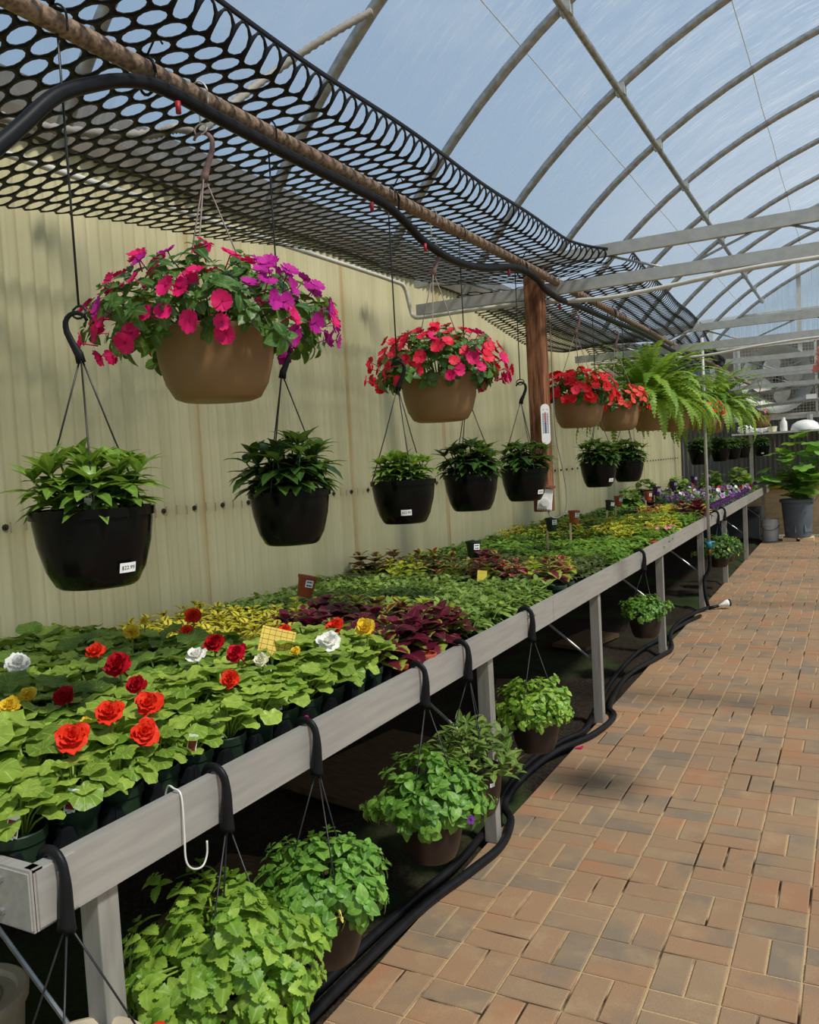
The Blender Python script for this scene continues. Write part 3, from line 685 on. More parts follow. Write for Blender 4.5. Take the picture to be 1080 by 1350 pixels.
# ---------------------------------------------------------------- black hanging pots on the overhead pipe
ngi = [whorl_plant(21, .125, .135, .10, .021, M['l_ngi'], 8, 3, seed=20+k, el0=.6) for k in range(3)]
ngi_b = [whorl_plant(20, .12, .10, .09, .0185, M['l_ngi_l'], 8, 3, seed=30+k, el0=.75) for k in range(2)]
PX = -1.53
WN = ['nearest light green pot', 'dark green pot below the magenta basket', 'bright green pot left of the rose basket', 'dark green pot under the rose basket', 'green pot left of the wooden post', 'pot below the scarlet basket',
 'pot tucked behind the one below the scarlet basket', 'far pot left of the upright water pipe', 'first far pot right of the upright water pipe', 'second far pot right of the upright water pipe', 'third far pot right of the upright water pipe', 'pot below the farthest tan basket']
blk = [  # y, foliage, scale, label, sticker angle, rz
 (1.33, ngi_b[0], 1.06, 'black hanging pot of light green pointed leaves with a $22.99 sticker, nearest the camera', (-8, .03), 1.0, 1.08),
 (2.08, ngi[0], 1.05, 'black hanging pot of large dark green leaves below the nearest magenta basket', None, 0.3, 1.0),
 (2.81, ngi_b[1], .85, 'black hanging pot of small bright green leaves left of the rose red basket', (-58, .03), 0.9, 1.0),
 (3.45, ngi[1], .95, 'black hanging pot of dark green leaves with white tag under the rose red basket', None, 2.0, 1.0),
 (4.14, ngi[2], .95, 'black hanging pot of mid green leaves just left of the wooden post', (-22, .035), 3.0, 1.0),
 (5.58, ngi[0], .95, 'black hanging pot below the scarlet basket, right of the wooden post', (-28, .03), 4.0, 1.0),
 (6.39, ngi[1], .95, 'black hanging pot tucked behind the pot below the scarlet basket', None, 5.0, 1.0),
 (9.75, ngi[2], .9, 'black hanging pot below the red flowered basket, left of the upright water pipe', None, 1.5, 1.0),
 (11.33, ngi[0], .9, 'black hanging pot below the farther fern, just right of the upright water pipe', None, 2.5, 1.0),
 (12.53, ngi[1], .9, 'second black hanging pot right of the upright water pipe', None, 3.5, 1.0),
 (13.69, ngi[2], .9, 'third black hanging pot right of the upright water pipe', None, 4.5, 1.0),
 (14.9, ngi[0], .9, 'black hanging pot below the farthest tan basket near the shelf', (-78, .03), 5.5, 1.0)]
for i, (y, fm, fs, lab, stk, rz, ps) in enumerate(blk):
    x = PX if y < 14 else -1.36
    zr = 1.51 if y < 9 else 1.55
    t_ = thing('hanging_pot', lab, 'hanging pot', (x, y, zr-.165*ps), 'black hanging pots')
    inst('pot', pot_me, t_, (0, 0, 0), 0, ps); inst('foliage', fm, t_, (0, 0, .162*ps), rz, fs)
    hanger(t_, .160*ps, .124*ps, .505, M['black_rubber'], M['wire'], rz+.4, face=rad(28)+(PI if i == 0 else .3 if i % 2 else -.1))
    if stk: sticker(t_, rad(stk[0]), .109*ps, .045, '$22.99' if i in (0, 2) else '', .040, .022)
    if i in (0, 3):  # white plant tag standing in the pot
        mb = MB(); mb.box((0, 0, .035), (.022, .001, .07)); g = mb.build('plant_tag', M['label_white'], t_, False); g.location = (.055 if i == 0 else -.05, -.06, .15); g.rotation_euler = (.1, .12, .5)
        print_lines(g, .016, Matrix.Translation((0, -.001, .062)) @ RX, 2, .007)
    top_wire(x, y+.005, zr+.505-.165*ps+.125, 2.585, 'long dark wire down to the '+WN[i])

# ---------------------------------------------------------------- impatiens baskets
def tilt_rot(v, spin=0):
    return (Vector(v).to_track_quat('Z', 'Y') @ Matrix.Rotation(spin, 3, 'Z').to_quaternion()).to_euler()
def basket(y, x, zr, fol, flowers, nf, label, fr, rx, rz, drop, seed, z_hook, group='tan hanging baskets', hookm='hook_pink', mixp=None, sc=1.0):
    t_ = thing('hanging_basket', label, 'hanging basket', (x, y, zr-.19*sc), group)
    inst('bowl', bowl_me, t_, (0, 0, 0), 0, sc); inst('foliage', fol, t_, (0, 0, .19*sc), seed)
    hanger(t_, .185*sc, .16*sc, z_hook-(zr-.19*sc), M[hookm], M['pink_wire'], seed, .14, rad(28))
    rr = random.Random(seed)
    for k in range(nf):
        a = k*2.39996+rr.uniform(-.35, .35); q = -drop+(.97+drop)*((k*.7548777+.07*rr.random()) % 1.0); e = math.asin(q)
        d = Vector((cos(e)*cos(a), cos(e)*sin(a), sin(e))); p = Vector((rx*d.x, rx*d.y, rz*d.z))*rr.uniform(.92, 1.08)+Vector((0, 0, .20*sc))
        n_ = Vector((d.x+rr.uniform(-.5, .5), d.y+rr.uniform(-.5, .5), d.z+rr.uniform(-.1, .5)))
        fm = flowers[0] if mixp is None or rr.random() > mixp(d) else flowers[1]
        inst('flower', fm, t_, p, 0, fr*rr.uniform(.85, 1.15), tilt_rot(n_, rr.uniform(0, 6)))
    return t_
imp = [rosette_plant((92, 76, 52)[k], (.30, .26, .21)[k], (.175, .17, .14)[k], (.42, .35, .3)[k], .052, .017, M['l_imp'], ov, 40+k, 0, 4, zc=.02, sprig=(14, 10, 6)[k]) for k in range(3)]
f_mag, f_pur, f_rose, f_scar, f_salm = [open_flower(M[m], .024, seed=50+i) for i, m in enumerate(('p_mag', 'p_pur', 'p_rose', 'p_scar', 'p_salm'))]
side = lambda d: .9 if (d.x*.88+d.y*.47) > .45 else .06
basket(1.786, PX, 1.96, imp[0], (f_mag, f_pur), 100, 'tan basket of magenta and purple impatiens, largest and nearest the camera', 1.15, .325, .19, .38, 3, 2.36, mixp=side)
basket(3.173, PX, 1.93, imp[1], (f_rose, f_mag), 100, 'tan basket of rose red impatiens left of the wooden post', 1.2, .285, .19, .3, 5, 2.345, mixp=lambda d: .75 if (d.x*.88+d.y*.47) > .5 else .12)
basket(5.175, PX, 1.93, imp[2], (f_scar, f_rose), 100, 'tan basket of dense scarlet impatiens just right of the wooden post', 1.3, .235, .16, .25, 8, 2.32, mixp=lambda d: .1)
basket(6.154, PX, 1.92, imp[2], (f_salm, f_scar), 75, 'tan basket of salmon red impatiens beside the first fern', 1.1, .225, .13, .35, 11, 2.33, mixp=lambda d: .2)
basket(9.3, -1.42, 1.95, imp[2], (f_scar, f_salm), 75, 'tan basket of red impatiens between the two ferns', 1.2, .23, .13, .35, 13, 2.33, mixp=lambda d: .3)
f_pk = open_flower(M['p_peach'], .03, seed=61); f_pv = open_flower(M['p_pink'], .03, seed=62)
basket(14.75, -1.36, 2.03, dome_plant(70, .15, .09, .3, .05, .02, M['l_imp'], ov, 47, 0, 4, 8), (f_pk, f_pv), 22, 'tan basket of pink and peach flowers, farthest, in front of the shelf', 1.1, .15, .11, .2, 17, 2.4, mixp=lambda d: .5)

# ferns
def fern(seed):
    R.seed(seed); mb = MB()
    for i in range(110):
        a = i*2.39996+R.uniform(-.2, .2); q = (i+.5)/110; e0 = 1.5-.95*q; L = R.uniform(.55, .86); p = Vector((0, 0, 0)); e = e0; rnd = R.random(); n = 26
        bend = (1.5+.9*q)/n*R.uniform(.85, 1.2); pts = []; tw = R.uniform(-.3, .3)
        for k in range(n+1):
            az = a+tw*(k/n)**2; d = Vector((cos(e)*cos(az), cos(e)*sin(az), sin(e))); pts.append((p.copy(), d, az)); p = p+d*(L/n); e -= bend*(.6+.8*k/n)
        mb.tube([q_[0] for q_ in pts[::3]], .0016, 3, a=(.9, 0, 0, 1))
        for k in range(2, n+1):
            pp, d, az = pts[k]; u = k/n; w = .06*(sin(PI*(u*.93+.05))**.7)
            sd = Vector((-sin(az), cos(az), 0)); nn = d.cross(sd); 
            for s_ in (-1, 1):
                tp = pp+sd*s_*w+d*w*.3+nn*R.uniform(-.3, .05)*w; md = pp.lerp(tp, .5); wd = L/n*.5
                b = len(mb.v)
                for v in (pp-d*wd*.8, pp+d*wd*.8, md+d*wd, tp, md-d*wd*.9): mb.vert(v, (rnd, .5, u, 1))
                mb.f.append((b, b+1, b+2, b+4)); mb.f.append((b+4, b+2, b+3))
    return mb.mesh('fronds', M['l_fern'])
ferns = [fern(70), fern(71)]
for y, k, lab, s_ in ((7.25, 0, 'hanging fern with long arching fronds, the nearest of the ferns', 1.0), (8.3, 1, 'hanging fern right behind the nearest fern and left of the upright water pipe', .74), (10.7, 0, 'hanging fern beyond the red basket, right of the upright water pipe', 1.08)):
    t_ = thing('hanging_fern', lab, 'fern', (PX, y, 1.74), 'hanging ferns')
    inst('bowl', bowl_me, t_, (0, 0, 0), 0, .95); inst('fronds', ferns[k], t_, (0, 0, .17), y, s_)
    hanger(t_, .178, .152, .58, M['hook_pink'], M['pink_wire'], y, .13, rad(28))
    top_wire(PX, y, 1.74+.58+.13, 2.585, 'short pale wire holding the %s' % {7.25: 'nearest hanging fern', 8.3: 'second hanging fern', 10.7: 'farthest hanging fern'}[y], True, M['pink_wire'])
for y, z, lab in ((1.786, 2.36, 'nearest magenta basket'), (3.173, 2.345, 'rose red basket'), (5.175, 2.32, 'scarlet basket'), (6.154, 2.33, 'salmon red basket'), (9.3, 2.33, 'farther red basket')):
    top_wire(PX if y < 9 or y > 10 else -1.42, y, z+.148, 2.585, 'short pale bent wire linking the hook of the %s to the pipe' % lab, True, M['white_wire'], .0024)
top_wire(-1.36, 14.75, 2.54, 2.66, 'short pale wire holding the farthest tan basket', True, M['pink_wire'])

# pink flowers at the right edge
t_ = thing('hanging_basket', 'basket of trailing peach and pink petunias at the right edge of the view', 'hanging basket', (.195, 3.5, 1.69), 'tan hanging baskets')
inst('bowl', bowl_me, t_); inst('foliage', dome_plant(90, .2, .11, .5, .05, .02, M['l_pet'], ov, 83, 0, 4, 14), t_, (0, 0, .18))
hanger(t_, .185, .16, .62, M['hook_pink'], M['pink_wire'], 0, .13, 0)
mb = MB()
R.seed(5)
fp = [open_flower(M['p_peach'], .027, seed=63, cup=.55, wid=.66), open_flower(M['p_pink'], .03, seed=64, cup=.35, wid=.7)]
for k, (dx, dy, dz, w) in enumerate(((-.285, .02, .22, 0), (-.265, 0, .185, 0), (-.30, .03, .15, 0), (-.275, -.02, .12, 1), (-.25, .0, .09, 1), (-.29, .04, .185, 0), (-.2, -.05, .25, 0), (-.1, -.12, .27, 1), (0, -.15, .2, 0), (.1, .1, .27, 1))):
    inst('flower', fp[w], t_, (dx, dy, dz), 0, R.uniform(.9, 1.1), tilt_rot((dx*2+R.uniform(-.3, .3), -.4+dy, .35), k))
mb = MB(); R.seed(9)
for k in range(5):
    p = [(0, 0, .19), (-.15, 0, .26), (-.28-.01*k, .04*(k-2)*.5, .20-.03*k)]; mb.tube(spline(p), .002, 4, a=(.7, .3, .5, 1))
    for j in range(4): mb.leaf(Vector(p[1]).lerp(Vector(p[2]), .3+.22*j), R.uniform(1.5, 4.5), R.uniform(-.2, .6), .035, .010, ov, .5, .2, 4)
mb.build('trailing_stems', M['l_pet'], t_)
mb = MB(); mb.tube([(.195, -.5, 2.56), (.195, 14.9, 2.56)], .023, 10); tag(mb.build('support_pipe', M['rust']), 'horizontal pipe over the aisle carrying the pink petunia basket', 'pipe')

# ---------------------------------------------------------------- trays and bedding plants on the bench
ZB = .79
mb = MB(); tw, tl, th_ = .452, .236, .045   # open carry tray, 4 x 2 pots
mb.box((0, 0, .004), (tw, tl, .006))
for s_ in (-1, 1): mb.box((s_*tw/2, 0, .033), (.006, tl, .06)); mb.box((0, s_*tl/2, .033), (tw, .006, .06))
mb.box((0, -tl/2, .063), (tw+.014, .012, .004)); mb.box((0, tl/2, .063), (tw+.014, .012, .004)); mb.box((-tw/2, 0, .063), (.012, tl+.012, .004)); mb.box((tw/2, 0, .063), (.014, tl+.012, .004))
for i in range(5):
    for j in range(3):
        x = -tw/2+i*tw/4; y = -tl/2+j*tl/2; b = len(mb.v)
        for z, w in ((.006, .030), (.066, .030), (.098, .015)):
            for dx, dy in ((-1, -1), (1, -1), (1, 1), (-1, 1)): mb.vert((max(-tw/2, min(tw/2, x+dx*w*.8)), max(-tl/2, min(tl/2, y+dy*w*.8)), z))
        for l in (0, 4):
            for k in range(4): mb.f.append((b+l+k, b+l+(k+1) % 4, b+l+4+(k+1) % 4, b+l+4+k))
        mb.f.append((b+8, b+9, b+10, b+11))
tray_a = mb.mesh('carry_tray', M['tray'], False)
mb = MB(); cw, cl_ = .452, .272   # cell tray
mb.box((0, 0, .004), (cw-.02, cl_-.02, .006))
for i in range(5):
    x = -cw/2+i*cw/4; mb.box((x, 0, .035), (.007, cl_, .058))
for j in range(4):
    y = -cl_/2+j*cl_/3; mb.box((0, y, .035), (cw, .007, .058))
mb.box((0, 0, .052), (cw-.01, cl_-.01, .004))
for s_ in (-1, 1): mb.box((s_*cw/2, 0, .063), (.016, cl_+.014, .005)); mb.box((0, s_*cl_/2, .063), (cw+.014, .016, .005))
tray_b = mb.mesh('cell_tray', M['tray'], False)
mb = MB(); mb.lathe([(0, .002), (.036, 0), (.038, .004), (.049, .085), (.049, .088), (.053, .089), (.054, .108), (.052, .11), (.048, .108), (.047, .098), (0, .098)], 22); gpot = mb.mesh('pot', M['pot_green']); sharp(gpot, 40)
mb = MB(); mb.lathe([(0, .002), (.032, 0), (.034, .004), (.043, .085), (.047, .086), (.048, .1), (.046, .102), (.042, .1), (.041, .09), (0, .09)], 16); tpot = mb.mesh('pot', M['terracotta']); sharp(tpot, 40)
tp2 = tpot.copy(); tp2.materials.clear(); tp2.materials.append(M['purple_pot'])

XC = [-1.385-(i+.5)*.113 for i in range(12)]
def trays(y0, y1, me, L, name, lab, cat, grp):
    y = y0
    while y+L*.5 < y1:
        for c in range(3):
            tag(inst(name, me, None, (-1.385-.226-.452*c, y+L/2, ZB)), lab, cat, grp)
        y += L
# zone A: begonias
beg = [begonia_mesh(100+k, M['l_beg' if k < 3 else 'l_beg2'], 1.0+.05*(k % 3)) for k in range(6)]
trays(.965, 2.37, tray_a, .238, 'carry_tray', 'black plastic carry tray under the potted begonias at the near end of the bench', 'plant tray', 'trays of begonias')
FLW = [((-2.05, 1.49, 1.05), 'white', 'large open white flower, back row at the left', 1.15), ((-1.79, 1.27, 1.02), 'yel', 'bright yellow flower at the near left', .9), ((-1.82, 1.34, 1.025), 'yel', 'smaller yellow flower behind the near yellow one', .8),
 ((-1.47, 1.18, 1.005), 'orange', 'large round orange red flower, nearest the bench corner', 1.2), ((-1.49, 1.30, 1.02), 'orange', 'orange red flower just behind the largest one', 1.1), ((-1.46, 1.39, 1.02), 'orange', 'orange red flower right of the dark red bud', 1.1),
 ((-1.42, 1.33, .975), 'orange', 'ruffled orange red flower leaning over the tray edge', 1.1), ((-1.72, 1.37, 1.02), 'red', 'flat dark red flower behind the yellow ones', 1.0), ((-1.94, 1.66, 1.05), 'orange', 'orange red flower in the middle rows beside a dark red one', 1.05),
 ((-1.76, 1.58, 1.045), 'red', 'big dark red double flower in the middle rows', 1.25), ((-1.56, 1.45, 1.04), 'red', 'upright dark red half open flower near the middle', .9), ((-2.03, 1.88, 1.06), 'yel', 'pale yellow double flower near the wall', .9),
 ((-2.03, 2.16, 1.06), 'orange', 'orange red flower, topmost by the yellow coleus', 1.05), ((-1.93, 2.02, 1.04), 'orange', 'small orange red flower below the topmost one', .85), ((-1.71, 1.90, 1.04), 'red', 'spreading dark red flower left of the yellow card', 1.1),
 ((-1.67, 1.78, 1.03), 'white', 'white flower left of the dark red one by the yellow card', .95), ((-1.57, 1.84, 1.03), 'crim', 'crimson flower beside the yellow sticky card', 1.05), ((-1.47, 2.15, 1.0), 'white', 'large white double flower at the front right', 1.2),
 ((-1.48, 1.70, 1.0), 'orange', 'narrow orange red flower hanging below the yellow card', .9), ((-1.50, 1.86, 1.01), 'cream', 'round cream bud in front of the yellow card', .8), ((-1.53, 2.29, 1.02), 'orange', 'orange red flower behind the large white one', 1.0),
 ((-1.57, 1.30, .995), 'yel', 'small yellow bud left of the orange red flowers', .5), ((-1.63, 1.52, 1.03), 'yel', 'small yellow bud behind the upright dark red flower', .5), ((-1.5, 2.02, 1.0), 'yel', 'half open yellow flower right of the yellow card', .6), ((-2.2, 2.1, 1.05), 'yel', 'small yellow flower in the back row by the coleus', .55),
 ((-1.41, 2.29, 1.02), 'yel', 'large pale yellow flower at the front right end', 1.2), ((-1.62, 2.13, 1.03), 'orange', 'orange red flower behind the yellow card', .9)]
fmesh = {k: [rose_flower(M['p_'+k], .031, 200+i, 4), rose_flower(M['p_'+k], .031, 230+i, 5)] for i, k in enumerate(('white', 'yel', 'orange', 'red', 'crim', 'cream'))}
plants = []
for j in range(12):
    y = 1.022+j*.119
    for i, x in enumerate(XC):
        if y > 2.16 and x < -1.75: continue
        plants.append([x+R.uniform(-.006, .006), y+R.uniform(-.006, .006), []])
for f in FLW:
    best = min(plants, key=lambda p: (p[0]-f[0][0])**2+(p[1]-f[0][1])**2+(9 if p[2] else 0)); best[2].append(f)
tagpic = plain('begonia_picture', '#7A2A2A', .5, 0, .3, .5, 60)
mb = MB(); mb.box((0, 0, .055), (.022, .001, .05)); mb.box((0, 0, .015), (.008, .001, .04)); tag_me = mb.mesh('plant_tag', M['label_white'], False)
mb = MB(); mb.box((0, -.0011, .052), (.018, .0006, .032)); pic_me = mb.mesh('tag_picture', tagpic, False)
TAGS = [(-1.42, .99), (-1.42, 1.14), (-1.42, 1.49), (-1.45, 1.6), (-1.42, 1.85), (-1.42, 2.2), (-1.8, 1.45), (-1.75, 2.05), (-1.6, 1.75), (-2.0, 1.9)]
R.seed(77)
for x, y, fl_ in plants:
    if fl_: lab = 'potted begonia with the '+fl_[0][2]
    else: lab = 'green-leaved potted begonia without open bloom, among the begonias at the near bench end'
    t_ = thing('potted_begonia', lab, 'begonia', (x, y, ZB+.008), 'potted begonias')
    inst('pot', gpot, t_, (0, 0, 0), R.uniform(0, 6))
    inst('foliage', R.choice(beg[:3] if x > -1.75 else beg), t_, (0, 0, .098), R.uniform(0, 6), R.uniform(.9, 1.12)*(.82 if x > -1.5 else 1.08))
    for f in fl_:
        p, c, l, s_ = f; d = Vector((p[0]-x, p[1]-y, p[2]-ZB-.008+.022))
        inst('flower', R.choice(fmesh[c]), t_, d, 0, s_, tilt_rot((R.uniform(.1, .6), R.uniform(-.9, -.3), R.uniform(.5, .9)), R.uniform(0, 6)))
        mb = MB(); mb.tube([(0, 0, .1), (d.x*.7, d.y*.7, d.z*.6), d-Vector((0, 0, .01))], .0028, 5); mb.build('flower_stalk', M['stem'], t_)
for tx, ty in TAGS:
    p = min(plants, key=lambda p: (p[0]-tx)**2+(p[1]-ty)**2)
    host = min((o for o in COL.objects if o.name.startswith('potted_begonia')), key=lambda o: (o.location.x-p[0])**2+(o.location.y-p[1])**2)
    g = inst('plant_tag', tag_me, host, (.025, -.04, .085), 0, 1.0, (.15, R.uniform(-.3, .3), R.uniform(.3, .9))); inst('tag_picture', pic_me, g)

# generic bedding zones: single-mesh seedlings standing in cell trays
def colmesh(mat, seed, L=.06, Wd=.024, h=.07, n=5):
    R.seed(seed); mb = MB()
    for l in range(4):
        z = h*(l+1)/4.2; m = 4 if l < 3 else 3
        for k in range(m):
            a = 2*PI*k/m+l*.8+R.uniform(-.3, .3); f = R.uniform(.8, 1.1)*(1.1-.2*l)
            mb.leaf((.006*cos(a), .006*sin(a), z), a, .35+.2*l+R.uniform(-.2, .2), L*f, Wd*f, ov, R.uniform(.6, 1.3), .15, 8, ser=.10)
    mb.tube([(0, 0, -.01), (0, 0, h*.9)], .003, 5, a=(.5, .5, .5, 1)); return mb.mesh('bedding_plant', mat)
Zc = ZB+.058
def zone(kind, meshes, y0, y1, py, lab, cat, grp, xs=XC, sc=(1.2, 1.55), zoff=0.0, cond=None, seed=1):
    rr = random.Random(seed); y = y0+py/2; out = []
    while y < y1:
        for x in xs:
            xx = x+rr.uniform(-.015, .015); yy = y+rr.uniform(-.015, .015)
            if cond and not cond(xx, yy): continue
            out.append(tag(inst(kind, rr.choice(meshes), None, (xx, yy, Zc+zoff), rr.uniform(0, 6.28), rr.uniform(*sc)), lab, cat, grp))
        y += py
    return out
trays(2.40, 15.2, tray_b, .288, 'cell_tray', 'black cell tray of bedding seedlings standing on the bench beyond the begonias', 'plant tray', 'cell trays of seedlings')
cy = [colmesh(M['l_col_y'], 300+k, .06, .025) for k in range(3)]; cb = [colmesh(M['l_col_b'], 310+k, .082, .036, .10) for k in range(3)]
ce = [colmesh(M['l_col_e'], 316+k, .075, .034, .09) for k in range(2)]
cl = [colmesh(M['l_col_l'], 320+k, .055, .022) for k in range(2)]; cp = [colmesh(M['l_col_p'], 330+k, .06, .023) for k in range(2)]
vin = [whorl_plant(6, .05, .065, .058, .0135, M['l_vin'], 6, 2, seed=340+k, n=3) for k in range(4)]
drk = [whorl_plant(5, .05, .06, .055, .012, M['l_dark'], 6, 2, seed=350+k, n=3) for k in range(4)]
pet = [dome_plant(46, .06, .055, .1, .034, .012, M['l_pet'], ov, 360+k, 0, 3, 6) for k in range(4)]
pan = [dome_plant(44, .06, .05, .1, .034, .011, M['l_pan'], ov, 370+k, 0, 3, 6) for k in range(4)]
zone('yellow_coleus', cy, 2.19, 2.95, .105, 'yellow-green coleus with small burgundy leaf centres, in the clump behind the begonias', 'coleus', 'yellow coleus clump', cond=lambda x, y: x < -1.74 and not (x > -2.02 and y > 2.58), seed=2, zoff=.035)
zone('burgundy_coleus', cb, 2.40, 3.02, .105, 'dark burgundy coleus in the clump right of the begonias', 'coleus', 'burgundy coleus clump', cond=lambda x, y: x > -2.05 and (y > 2.58 or x > -1.6) and (int(x*53)+int(y*31)) % 4 != 0, seed=3, zoff=.01)
zone('edged_coleus', ce, 2.40, 3.02, .105, 'green-edged burgundy coleus scattered through the dark burgundy clump', 'coleus', 'edged coleus', cond=lambda x, y: x > -2.05 and (y > 2.58 or x > -1.6) and (int(x*53)+int(y*31)) % 4 == 0, seed=3, zoff=.02)
zone('lime_coleus', cl, 2.95, 3.05, .1, 'bright lime yellow coleus in the thin row behind the burgundy clump', 'coleus', 'lime coleus row', cond=lambda x, y: x > -2.3, seed=4, zoff=.055)
zone('vinca', vin, 3.03, 4.08, .105, 'mid green vinca seedling in the plain green block beyond the burgundy coleus', 'bedding plant', 'vinca seedlings', seed=5)
zone('dusky_seedling', drk, 4.08, 4.5, .105, 'dusky olive seedling in the block just beyond the green vinca', 'bedding plant', 'dusky seedlings', cond=lambda x, y: (int(x*37)+int(y*23)) % 2 != 0, seed=6)
zone('mixed_coleus', cl+cl+cl+cb[:1]+cp+ce, 4.15, 4.65, .12, 'lime or burgundy coleus scattered along the strip before the dark seedlings', 'coleus', 'mixed coleus strip', cond=lambda x, y: (int(x*37)+int(y*23)) % 2 == 0 or x > -1.55, seed=7, zoff=.05)
zone('dusky_seedling', drk, 4.62, 5.15, .105, 'dark purplish green seedling in the block level with the wooden post', 'bedding plant', 'dark seedlings by the post', seed=8)
zone('petunia_seedling', pet, 5.15, 6.45, .118, 'small-leaved light green petunia seedling in the wide block past the post', 'bedding plant', 'petunia seedlings', seed=9, sc=(1.3, 1.7))
zone('lime_coleus', cl+cy, 6.45, 7.9, .135, 'lime and yellow coleus in the block beyond the petunia seedlings', 'coleus', 'far lime coleus', seed=10, sc=(1.4, 1.8), cond=lambda x, y: (int(x*9)+int(y*7)) % 2 == 0)
zone('petunia_seedling', pet, 6.45, 7.9, .135, 'green petunia seedling between the patches of far lime coleus', 'bedding plant', 'seedlings among the far coleus', seed=10, sc=(1.4, 1.8), cond=lambda x, y: (int(x*9)+int(y*7)) % 2 == 1)
zone('petunia_seedling', pet, 7.9, 8.7, .15, 'green petunia seedling in the far block before the bronze coleus', 'bedding plant', 'far petunia seedlings', seed=11, sc=(1.5, 1.9))
zone('bronze_coleus', cp+cy+cb, 8.7, 9.4, .15, 'bronze and olive coleus in the far block before the pansies', 'coleus', 'bronze coleus', seed=12, sc=(1.5, 1.9), cond=lambda x, y: x > -2.1)
pans = zone('pansy', pan, 9.4, 14.2, .19, 'leafy pansy seedling in the far part of the bench', 'pansy', 'pansies at the far end', seed=13, sc=(1.2, 1.6))
fpan = [open_flower(M['p_pansy'], .026, seed=380), open_flower(M['p_violet'], .026, seed=381), open_flower(M['p_white'], .024, seed=382), open_flower(M['p_scar'], .024, seed=383)]
rr = random.Random(21)
for o in pans:
    if o.location.y > 10.6 and rr.random() < .6:
        o['label'] = 'pansy carrying purple and white blooms in the far part of the bench'
        o['group'] = 'pansies in bloom'
        for k in range(rr.choice((1, 1, 2, 2))):
            a = rr.uniform(0, 6.28); inst('flower', rr.choice((fpan[0], fpan[0], fpan[1], fpan[2], fpan[3] if o.location.y > 13 else fpan[0])), o, (.05*cos(a), .05*sin(a), .075), 0, .95, tilt_rot((.6, -.9, .6), a))
for k in range(20):
    y = 9.55+k*.2
    tag(inst('purple_pot', tp2, None, (-1.415, y, ZB+.05)), 'purple plastic pot in the front row of the far pansies', 'pot', 'purple pots along the front rail')
for y, m, lab in ((2.47, tpot, 'small terracotta pot below the burgundy coleus at the front rail'), (2.60, tpot, 'brick red pot under the drooping burgundy coleus leaf, at the front rail'), (6.36, tpot, 'brick red pot at the front rail right of the petunia seedlings')):
    tag(inst('red_pot', m, None, (-1.372, y, ZB+.004)), lab, 'pot', 'red pots at the front rail')
for k, y in enumerate((4.15, 4.28)): tag(inst('green_pot', gpot, None, (-1.385, y, ZB+.002)), ('dark green pot holding lime and pink coleus at the front rail' if k else 'dark green pot left of the lime coleus pot at the front rail'), 'pot', 'green pots at the front rail')
# dianthus with small pink blooms near the front rail
fdi = open_flower(M['p_pink'], .013, seed=390)
for k, (x, y) in enumerate(((-1.42, 7.0), (-1.42, 7.2), (-1.52, 7.1))):
    t_ = tag(inst('dianthus', pan[k], None, (x, y, Zc+.01), k, 1.3), 'grey-green dianthus dotted with pink blooms by the front rail', 'bedding plant', 'dianthus')
    for q in range(6): inst('flower', fdi, t_, (.05*cos(q*1.1), .05*sin(q*1.1), .055), 0, 1, tilt_rot((.3, -.5, .7), q))
# taller leafy plants at the far end
tall = [whorl_plant(9, .13, .26, .15, .045, M['l_vin' if k == 1 else 'l_ngi_l'], 5, 3, ov, seed=395+k) for k in range(3)]
for k, (x, y, s_, lab) in enumerate(((-2.45, 10.2, 1.0, 'tall leafy plant by the wall left of the upright water pipe'), (-2.5, 11.4, 1.15, 'tall leafy plant by the wall behind the purple marker pots'), (-2.3, 12.6, 1.1, 'tall light green plant behind the pansies'), (-2.0, 13.9, 1.2, 'tall light green plant left of the far bench corner'), (-1.7, 14.6, 1.25, 'tall bright plant nearest the far bench corner'), (-1.55, 14.2, .9, 'bushy plant at the front of the far bench end'))):
    tag(inst('leafy_plant', tall[k % 3], None, (x, y, Zc), k, s_), lab, 'plant', 'tall plants at the far bench end')

# marker pots on stakes
mk = [((-2.3, 3.19, 1.02), 'terracotta', .30, 'brick red marker pot tilted on a stake above the burgundy coleus'), ((-2.0, 4.5, 1.04), 'pot_green', .0, 'dark green marker pot on a stake nearest the left of the petunia block'), ((-1.95, 5.8, 1.07), 'pot_green', -.05, 'dark green marker pot on a stake below the thermostat'),
 ((-1.95, 6.34, 1.08), 'terracotta', .05, 'brick red marker pot on a stake right of the one below the thermostat'), ((-2.1, 7.97, 1.06), 'pot_green', .2, 'grey-green tilted marker pot beside a red one'), ((-2.1, 8.32, 1.08), 'terracotta', .1, 'brick red marker pot beside the grey-green tilted one'),
 ((-2.0, 9.24, 1.07), 'terracotta', .0, 'brick red marker pot left of the purple marker pots'), ((-2.0, 9.66, 1.10), 'purple_pot', .1, 'purple marker pot, lowest and leftmost of the four'), ((-2.0, 10.68, 1.12), 'purple_pot', .0, 'purple marker pot, second of the four'), ((-1.9, 11.57, 1.15), 'purple_pot', .0, 'purple marker pot, third of the four'), ((-1.9, 12.73, 1.14), 'purple_pot', .0, 'purple marker pot, farthest of the four')]
